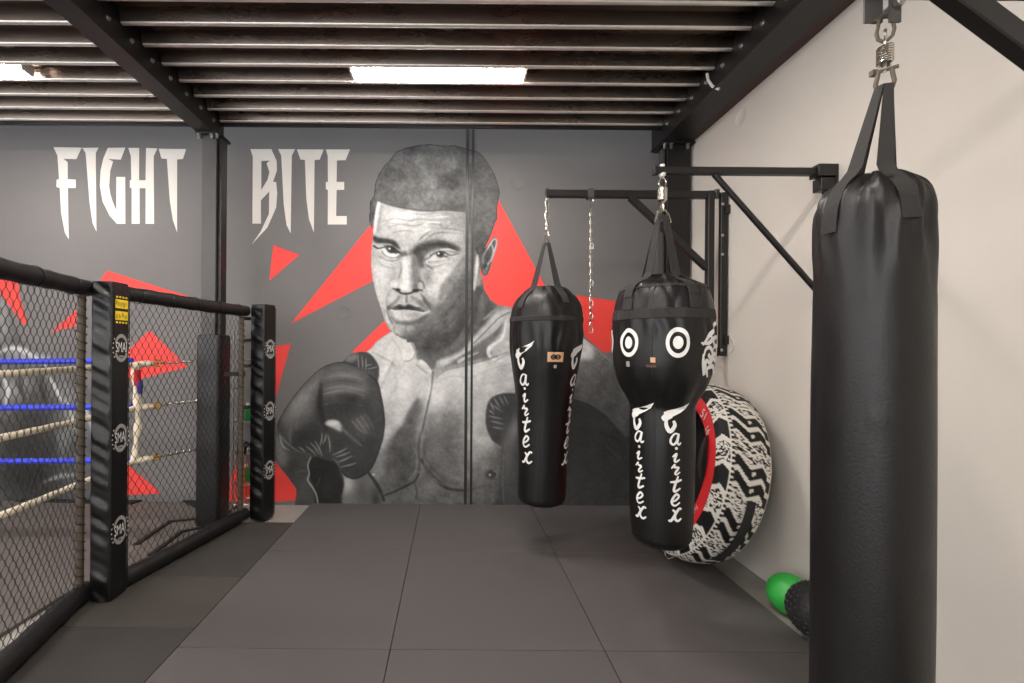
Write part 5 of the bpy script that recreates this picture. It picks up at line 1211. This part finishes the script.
# --- red shards of paint
def wall_shape(pts, name, m, parent, dy=0.0, holes=None, thick=0.0016):
    y = WALL_Y - 0.0004
    loops = [[Vector((q.x, y, q.z)) for q in (at_y(px, py, WALL_Y) for px, py in lp)] for lp in [pts]+(holes or [])]
    tr = tessellate_polygon(loops); flat = [p for lp in loops for p in lp]; n = len(flat)
    off = Vector((0, -thick-dy, 0)); fs = [tuple(t) for t in tr] + [tuple(i+n for i in t) for t in tr]; b = 0
    for lp in loops:
        k = len(lp); fs += [(b+i, b+(i+1) % k, n+b+(i+1) % k, n+b+i) for i in range(k)]; b += k
    return MB().add(flat+[p+off for p in flat], fs).build(name, m, parent)
RED = M['red_paint']
for pts in ([(273.3,245),(299.7,254.8),(269.2,281)], [(291.4,323.4),(372,223),(382,250),(374,280.4)], [(352,352),(384.6,320.6),(392,334),(376,350),(364,358)], [(497.5,198),(556,306),(556,314),(480,314),(480,230)], [(575.5,295),(632,303.6),(610,352),(604,353),(585,337)], [(291,343.4),(276,397),(262,392),(262,349)],
            [(270,455),(276.5,463),(289,478.5),(296.6,490),(298.2,500),(270,502)]):
    wall_shape(pts, 'red_shard', RED, mural, dy=-0.0008)
# ================================================================ painted words
def word(name, label, glyphs):
    c = at_y(glyphs[0][0][0][0], glyphs[0][0][0][1], WALL_Y)
    t = thing(name, label, 'wall lettering', (c.x, WALL_Y-0.001, c.z))
    for g in glyphs: wall_shape(g[0], 'letter', M['white_paint'], t, holes=g[1:] or None)
    return t
word('wall_lettering', 'white painted word FIGHT on the grey wall, left of the column', [
 [[(53.5,147.2),(81.9,147.7),(76.5,159.2),(63.5,158.8),(67.8,162.3),(67.8,179.2),(75.8,179.7),(75.8,188),(68,188),(68.8,239.2),(65,232.3),(61.2,212.3),(59.9,188),(56.5,187),(56.8,179.7),(59.2,179.2),(57.6,155.4)]],
 [[(82.4,148),(98.8,147.7),(95.8,153),(96.5,231.5),(92.7,223),(89.6,201.5),(85.8,153)]],
 [[(108,148),(125.4,147.7),(120.8,159.7),(108,159),(113.2,161.5),(110.4,170.8),(109.3,186.2),(110.4,194),(112.7,201.5),(116.5,210.8),(116.5,177),(125.4,177),(125.4,223.8),(117,223.8),(109.6,215.4),(102.7,201.5),(100,186),(100.7,170.8),(103.5,158.5)]],
 [[(128.5,148),(139.2,148),(139.2,180.3),(145.7,180.3),(146.2,148),(157.4,148.5),(153.8,156.2),(154.2,223.8),(145.7,223.8),(145.7,188.2),(139.7,188.2),(139.7,223.8),(131.8,223.8),(131.8,188.2),(130,187.7),(130,180.3),(131.5,180.3),(131,156.2)]],
 [[(158.9,148.8),(186.2,149.2),(183,159),(177.2,159.5),(177.2,232.3),(173,220),(170,201.5),(167,159),(161.5,158.5)]]])
word('wall_lettering', 'white painted word BITE on the grey wall, beside the painted head', [
 [[(250.5,149.2),(271.4,149.2),(276.7,161),(277,170.6),(273,182),(276.2,182),(277.3,193),(276.2,207.6),(267.3,227.7),(252,244.2),(261,231),(269,214),(269.3,191.5),(261,200.3),(261,223.6),(252.5,223.6),(252.9,156.9)], [(261.4,161),(269.8,160.6),(266.7,163.4),(269.6,172.2),(267.6,180),(261.4,190)]],
 [[(278.3,149.2),(295,149.2),(291.8,155.8),(290.7,233.3),(286.6,225),(283.8,204.3),(281.3,155.8)]],
 [[(297,149.5),(323.7,149.5),(319.6,159.8),(314.6,160),(313.9,232.5),(309,219),(306.4,198.6),(305,160),(300.5,159.5)]],
 [[(325.9,149.5),(350,149.5),(345.6,160.2),(336.9,160.5),(336.6,182),(344.2,182),(344.2,189.8),(336.6,190),(336.1,216.1),(346.8,216.1),(346.8,224.5),(327.8,224.5),(328,190),(325.9,189),(325.9,182),(328,182),(327.8,156)]]])
# ================================================================ second mural, behind the ring
mc = at_y(30, 500, WALL_Y)
mural2 = thing('ringside_mural', 'grey and white painted fighter with red shards on the wall behind the boxing ring', 'mural', (mc.x, PAINT_Y, FLOOR_Z))
Q = Canvas(-70, 275, 140, 503, S=0.8, seed=9)
fig = [(-70,285),(8,282),(14,300),(12,322),(22,340),(40,352),(66,362),(84,380),(100,410),(112,450),(120,503),(-70,503)]
Q.poly(fig, 96, 0.8, rid=1, sm=False); q1_ = Q.mask(1)
for a in ((4,300,8,16,150,.8),(2,330,6,14,170,.7),(18,352,14,5,176,.8),(38,358,16,4,186,.8),(8,395,12,14,196,.85),(24,388,6,12,150,.6),(60,385,8,18,140,.7),(30,430,20,22,46,.9),(14,470,16,18,40,.9),(48,470,14,20,58,.8),(70,410,6,16,168,.6),(84,420,5,20,160,.6),(64,440,5,16,150,.6),(96,460,8,26,110,.7),(-30,380,30,50,110,.8),(36,480,14,16,34,.8)): Q.spot(*a[:4], a[4], a[5], q1_)
for pts, g in (([(0,352),(14,348),(30,354),(46,366)], 206), ([(46,372),(58,392),(64,404)], 200), ([(66,398),(74,420),(80,446)], 190), ([(78,392),(90,420),(96,440)], 186), ([(54,420),(60,440),(64,470)], 120), ([(0,372),(8,388),(6,404)], 214), ([(22,366),(20,384),(26,400)], 60), ([(40,376),(44,396),(52,412)], 56), ([(44,482),(62,476),(84,474)], 150)): Q.line(pts, (1,5,1.5), g, 1.4, 0.9, clip=q1_)
Q.g += (Q.n1*4+Q.n2*3)*(Q.id > 0)
Q.emit({1: 'painted_figure'}, mural2, M['mural_paint'])
for pts in ([(-14,272),(10,278),(18,282.5),(19.5,295),(27.5,322),(24,325),(11,307.6),(0,293)], [(51,332.5),(78,308.6),(84,324)], [(101,278.5),(107.5,270.6),(200,300),(104,292)], [(149.7,330.2),(188,367),(132,381),(112,366)], [(112,440),(134,470),(161.5,493.5),(110,496)], [(232,470),(262,462),(262,500),(228,502)]):
    wall_shape(pts, 'red_shard', RED, mural2, dy=0.0009)
# ================================================================ tyre leaning on the white wall
def tyre():
    R, W, tau, yaw = 0.592, 0.33, math.radians(13), math.radians(-2)
    ax = Vector((-math.cos(tau)*math.cos(yaw), -math.cos(tau)*math.sin(yaw), math.sin(tau)))
    up = Vector((math.sin(tau)*math.cos(yaw), math.sin(tau)*math.sin(yaw), math.cos(tau))); sd = up.cross(ax).normalized()
    if sd.y < 0: sd = -sd
    c = Vector((WALL_X-0.012 - (R-0.05)*math.sin(tau) - W/2*math.cos(tau), 3.08, R*math.cos(tau)+0.25*W*math.sin(tau)+0.004))
    t = thing('workout_tyre', 'large tyre in black and white tread cover with red side, leaning on the white wall', 'tyre', (c.x, c.y, 0))
    # profile: (w along axis, r)
    H = W/2
    prof = [(-H+0.03, 0.30), (-H, 0.34), (-H, 0.46), (-H+0.012, 0.52), (-H+0.045, 0.562)]
    prof += [(-H+0.08+ (W-0.145)*k/18, 0.577+0.012*math.sin(PI*k/18)) for k in range(19)]
    prof += [(H-0.048, 0.567), (H-0.03, 0.55), (H-0.014, 0.53), (H-0.005, 0.505)]
    n = 420
    P = lambda a, w, r: c + ax*w + (up*math.cos(a) + sd*math.sin(a))*r
    # resample the tread profile finely so the printed pattern stays crisp
    pp = []
    for (w0, r0), (w1, r1) in zip(prof[:-1], prof[1:]):
        L = math.hypot(w1-w0, r1-r0); k = max(1, int(L/0.006))
        pp += [(w0+(w1-w0)*i/k, r0+(r1-r0)*i/k) for i in range(k)]
    pp.append(prof[-1])
    vs = []; cols = []
    rnd = random.Random(3); grid = [[rnd.random() for _ in range(64)] for _ in range(400)]
    def vn(x, y):
        xi, yi = int(math.floor(x)), int(math.floor(y)); fx, fy = x-xi, y-yi
        g = lambda i, j: grid[i % 400][j % 64]
        fx = fx*fx*(3-2*fx); fy = fy*fy*(3-2*fy)
        return (g(xi, yi)*(1-fx)+g(xi+1, yi)*fx)*(1-fy) + (g(xi, yi+1)*(1-fx)+g(xi+1, yi+1)*fx)*fy
    Wc, Bc = (lin(226), lin(220), lin(210), 1), (lin(24), lin(22), lin(22), 1)
    NP = 12          # pattern repeats round the tyre
    def colour(a, w, r):
        u = a/(2*PI)*NP
        if w > H-0.058:                       # shoulder: slanted blocks
            if w < H-0.050: return Wc         # white line
            s = (H-w)/0.052
            f = (u*2 + 0.5*abs(s-0.45)) % 2
            if f < 0.22 or 1.0 < f < 1.18: return Wc
            if f < 1: return Bc
            return Wc if vn(u*40, w*200) > 0.47 else Bc
        if w < -H+0.05:                        # far shoulder
            if w > -H+0.04: return Wc
            f = (u*2 + w*10) % 1
            return Bc if f < 0.55 else (Wc if vn(u*36, w*180) > 0.4 else Bc)
        if w > H-0.066: return Wc if int(u*160) % 2 else Bc     # dotted stitch
        s = (w+H-0.05)/(W-0.116)                # 0..1 over the main tread
        zig = 0.20*(abs(((s*1.6+0.05) % 1)-0.5)*2) if s > 0.12 else 0.2
        f = (u + zig*0.9 - 0.25*s) % 1
        edge = 0.5 < s < 0.56 or s < 0.03 or s > 0.97
        if f < 0.20 or 0.30 < f < 0.50:
            return Wc if (s > 0.97 or (0.47 < s < 0.56 and 0.08 < (f % 0.3) < 0.14)) else Bc
        if f < 0.30: return Wc
        if f < 0.57 or f > 0.93: return Wc
        if 0.73 < f < 0.77: return Wc
        return Bc if vn(u*44+7, s*22) > 0.52 else Wc
    m_ = len(pp)
    for k in range(n*2):
        a = 2*PI*k/(n*2)
        for w, r in pp: vs.append(P(a, w, r)); cols.append(colour(a, w, r))
    N2 = n*2
    fs = [(k*m_+j, k*m_+j+1, ((k+1) % N2)*m_+j+1, ((k+1) % N2)*m_+j) for k in range(N2) for j in range(m_-1)]
    M['tread'] = vcol('printed tread cover', 0.6, 0.3)
    o = MB().add(vs, fs).build('tread_cover', M['tread'], t, smooth=True)
    ca = o.data.color_attributes.new('Col', 'FLOAT_COLOR', 'POINT')
    ca.data.foreach_set('color', [x for cc in cols for x in cc])
    # red side wall
    M['red_vinyl'] = mat('red vinyl', rgb(214, 40, 44), 0.45, bump=0.06, bscale=30)
    pf = [(H-0.004, 0.505), (H+0.002, 0.48), (H+0.005, 0.455), (H+0.001, 0.425), (H-0.012, 0.408), (H-0.03, 0.400)]
    q = 120
    vs = [P(2*PI*k/q, w, r) for k in range(q) for w, r in pf]; l = len(pf)
    MB().add(vs, [(k*l+j, k*l+j+1, ((k+1) % q)*l+j+1, ((k+1) % q)*l+j) for k in range(q) for j in range(l-1)]).build('red_side', M['red_vinyl'], t, smooth=True)
    # dark inner opening
    pf = [(H-0.03, 0.401), (H-0.06, 0.394), (0, 0.388), (-H+0.03, 0.305)]
    l = len(pf); vs = [P(2*PI*k/q, w, r) for k in range(q) for w, r in pf]
    mb = MB().add(vs, [(k*l+j, k*l+j+1, ((k+1) % q)*l+j+1, ((k+1) % q)*l+j) for k in range(q) for j in range(l-1)])
    mb.add([P(2*PI*k/q, -0.03, 0.378) for k in range(q)], [tuple(range(q))])
    mb.build('inner_lining', M['vinyl_flat'], t)
    # lettering on the red side
    def side_text(txt, size, a, r, name, rot=0.0, hscale=1.0):
        v2, f2 = text_mesh(txt, size); mb = MB()
        rad = up*math.cos(a)+sd*math.sin(a); tan = -up*math.sin(a)+sd*math.cos(a)
        tan = -tan                                   # reads left to right from the mat side
        ex = tan*math.cos(rot)+rad*math.sin(rot); ey = rad*math.cos(rot)-tan*math.sin(rot)
        mb.add([c + ax*(H+0.0065) + rad*r + ex*v.x*hscale + ey*v.y for v in v2], f2)
        mb.build(name, M['white_print'], t)
    A = -math.radians(52)
    side_text('51', 0.08, -math.radians(36), 0.462, 'number', 0.25, 1.0)
    side_text('16', 0.06, -math.radians(50), 0.455, 'number', 0.25, 1.0)
    side_text('Fairtex', 0.042, -math.radians(116), 0.455, 'brand_print', 0.0, 1.0)
    # webbing handles
    def handle(pts, w, name):
        mb = MB()
        for i, (p, nr) in enumerate(pts):
            d = (pts[min(i+1, len(pts)-1)][0]-pts[max(i-1, 0)][0]).normalized(); x = d.cross(nr).normalized()
            for a_, b_ in ((-1, 0), (1, 0), (1, 1), (-1, 1)): mb.v.append(tuple(p + x*(a_*w/2) + nr*(b_*0.005)))
        k = len(pts)
        mb.f += [(i*4+j, i*4+(j+1) % 4, i*4+4+(j+1) % 4, i*4+4+j) for i in range(k-1) for j in range(4)] + [(3, 2, 1, 0), tuple((k-1)*4+j for j in range(4))]
        return mb.build(name, M['webbing'], t)
    a0 = -math.radians(72)
    pts = []
    for k in range(13):
        f = k/12; a = a0 + math.radians(34)*(f-0.5); rr = 0.40+0.02*math.sin(PI*f)
        pts.append((P(a, H+0.008+0.035*math.sin(PI*f), rr+0.04*f), ax))
    handle(pts, 0.04, 'side_handle')
    pts = []
    for k in range(15):
        f = k/14; a = -math.radians(92) - math.radians(46)*f
        nr = up*math.cos(a)+sd*math.sin(a)
        pts.append((P(a, -0.02, 0.592+0.018*math.sin(PI*f)), nr))
    handle(pts, 0.045, 'tread_handle')
    return t
tyre()

# ================================================================ balls on the floor by the wall
def ball_on(px, py, rpx, y, name, m, label, cat):
    c = at_y(px, py, y); off = math.hypot(1, ray(px, py).x)
    r = rpx/F*y/off**0.5
    c.z = FLOOR_Z + r
    return c, r
M['green_rubber'] = mat('green rubber', rgb(52, 168, 66), 0.38)
M['green_light'] = mat('pale green rubber', rgb(70, 178, 122), 0.38)
M['black_rubber'] = mat('black rubber', rgb(34, 33, 33), 0.55, bump=0.2, bscale=400)
rg = 0.105; cg = Vector((WALL_X-rg-0.008, 2.46, FLOOR_Z+rg+0.001))
t = thing('medicine_ball', 'green and black medicine ball on the floor by the white wall, behind the heavy bag', 'ball', (cg.x, cg.y, FLOOR_Z))
MB().ball(cg, rg, 40, 24).build('body', M['green_rubber'], t, smooth=True)
# black hooked marks wrapped on the skin of the ball
ty = Vector((-cg.x, -cg.y, 0.9)).normalized(); ex = Vector((0, 0, 1)).cross(ty).normalized(); ey = ty.cross(ex)
def skin(a, b, o=0.0015): return cg + (ty*math.cos(a)*math.cos(b) + ex*math.sin(a)*math.cos(b) + ey*math.sin(b)).normalized()*(rg+o)
def skin_patch(pts, name, m):
    mb = MB(); P = catmull(pts, 6); cc = P.mean(0); rings = 6; vs = [skin(*cc)]
    for k in range(1, rings+1):
        for p in P: q = cc+(p-cc)*k/rings; vs.append(skin(q[0], q[1]))
    l = len(P)
    fs = [(0, 1+i, 1+(i+1) % l) for i in range(l)] + [(1+k*l+i, 1+k*l+(i+1) % l, 1+(k+1)*l+(i+1) % l, 1+(k+1)*l+i) for k in range(rings-1) for i in range(l)]
    mb.add(vs, fs).build(name, m, t, smooth=True)
skin_patch([(0.3, 0.75), (0.9, 0.6), (1.2, 0.1), (0.9, -0.2), (0.5, 0.25)], 'pale_panel', M['green_light'])
skin_patch([(0.15, 0.25), (0.32, 0.38), (0.6, -0.1), (1.0, -0.5), (0.8, -0.9), (0.25, -0.6), (0.35, -0.3), (0.05, -0.15)], 'black_print', M['vinyl_flat'])
# textured black ball in front of it
rb_ = 0.132; cb = Vector((WALL_X-rb_-0.02, 2.215, FLOOR_Z+rb_+0.022))
t = thing('slam_ball', 'black slam ball with pimpled skin, half hidden behind the heavy bag', 'ball', (cb.x, cb.y, 0))
MB().ball(cb, rb_, 40, 24).build('body', M['black_rubber'], t, smooth=True)
mb = MB(); rnd = random.Random(5)
for i in range(15):
    b = PI*(i+0.5)/15-PI/2; kk = max(4, int(30*math.cos(b)))
    for j in range(kk):
        a = 2*PI*(j+0.5*(i % 2))/kk; nv = Vector((math.cos(a)*math.cos(b), math.sin(a)*math.cos(b), math.sin(b)))
        p = cb+nv*(rb_-0.001); e = nv.cross(Vector((0.3, 0.2, 1))).normalized(); f = nv.cross(e); s = 0.0075
        vs = [p+e*s+f*s, p-e*s+f*s, p-e*s-f*s, p+e*s-f*s]; vs += [v+nv*0.005-(v-p)*0.45 for v in vs]
        mb.add(vs, [(4,5,6,7), (0,1,5,4), (1,2,6,5), (2,3,7,6), (3,0,4,7)])
o = mb.build('pimples', M['black_rubber'], t); o['kind'] = 'stuff'
# ================================================================ camera, world, view
cd = bpy.data.cameras.new('camera'); cam = bpy.data.objects.new('camera', cd); C.objects.link(cam)
cam.location = (0, 0, CAMH)
cam.matrix_world = Matrix.Translation((0, 0, CAMH)) @ Matrix.Rotation(math.radians(90), 4, 'X') @ Matrix.Rotation(ROLL, 4, 'Z')
cd.sensor_width = 36.0; cd.sensor_fit = 'HORIZONTAL'; cd.lens = F/1024*36.0
cd.shift_x = (512-CX)/1024; cd.shift_y = -(341.5-CY)/1024
cd.clip_start = 0.02
bpy.context.scene.camera = cam
w = bpy.data.worlds.new('world'); w.use_nodes = True
w.node_tree.nodes['Background'].inputs['Color'].default_value = (0.9, 0.95, 1.0, 1); w.node_tree.nodes['Background'].inputs['Strength'].default_value = 0.8
bpy.context.scene.world = w
vs = bpy.context.scene.view_settings
vs.view_transform = 'Standard'; vs.look = 'None'; vs.gamma = 1.0; vs.use_curve_mapping = False
vs.exposure = 0.55
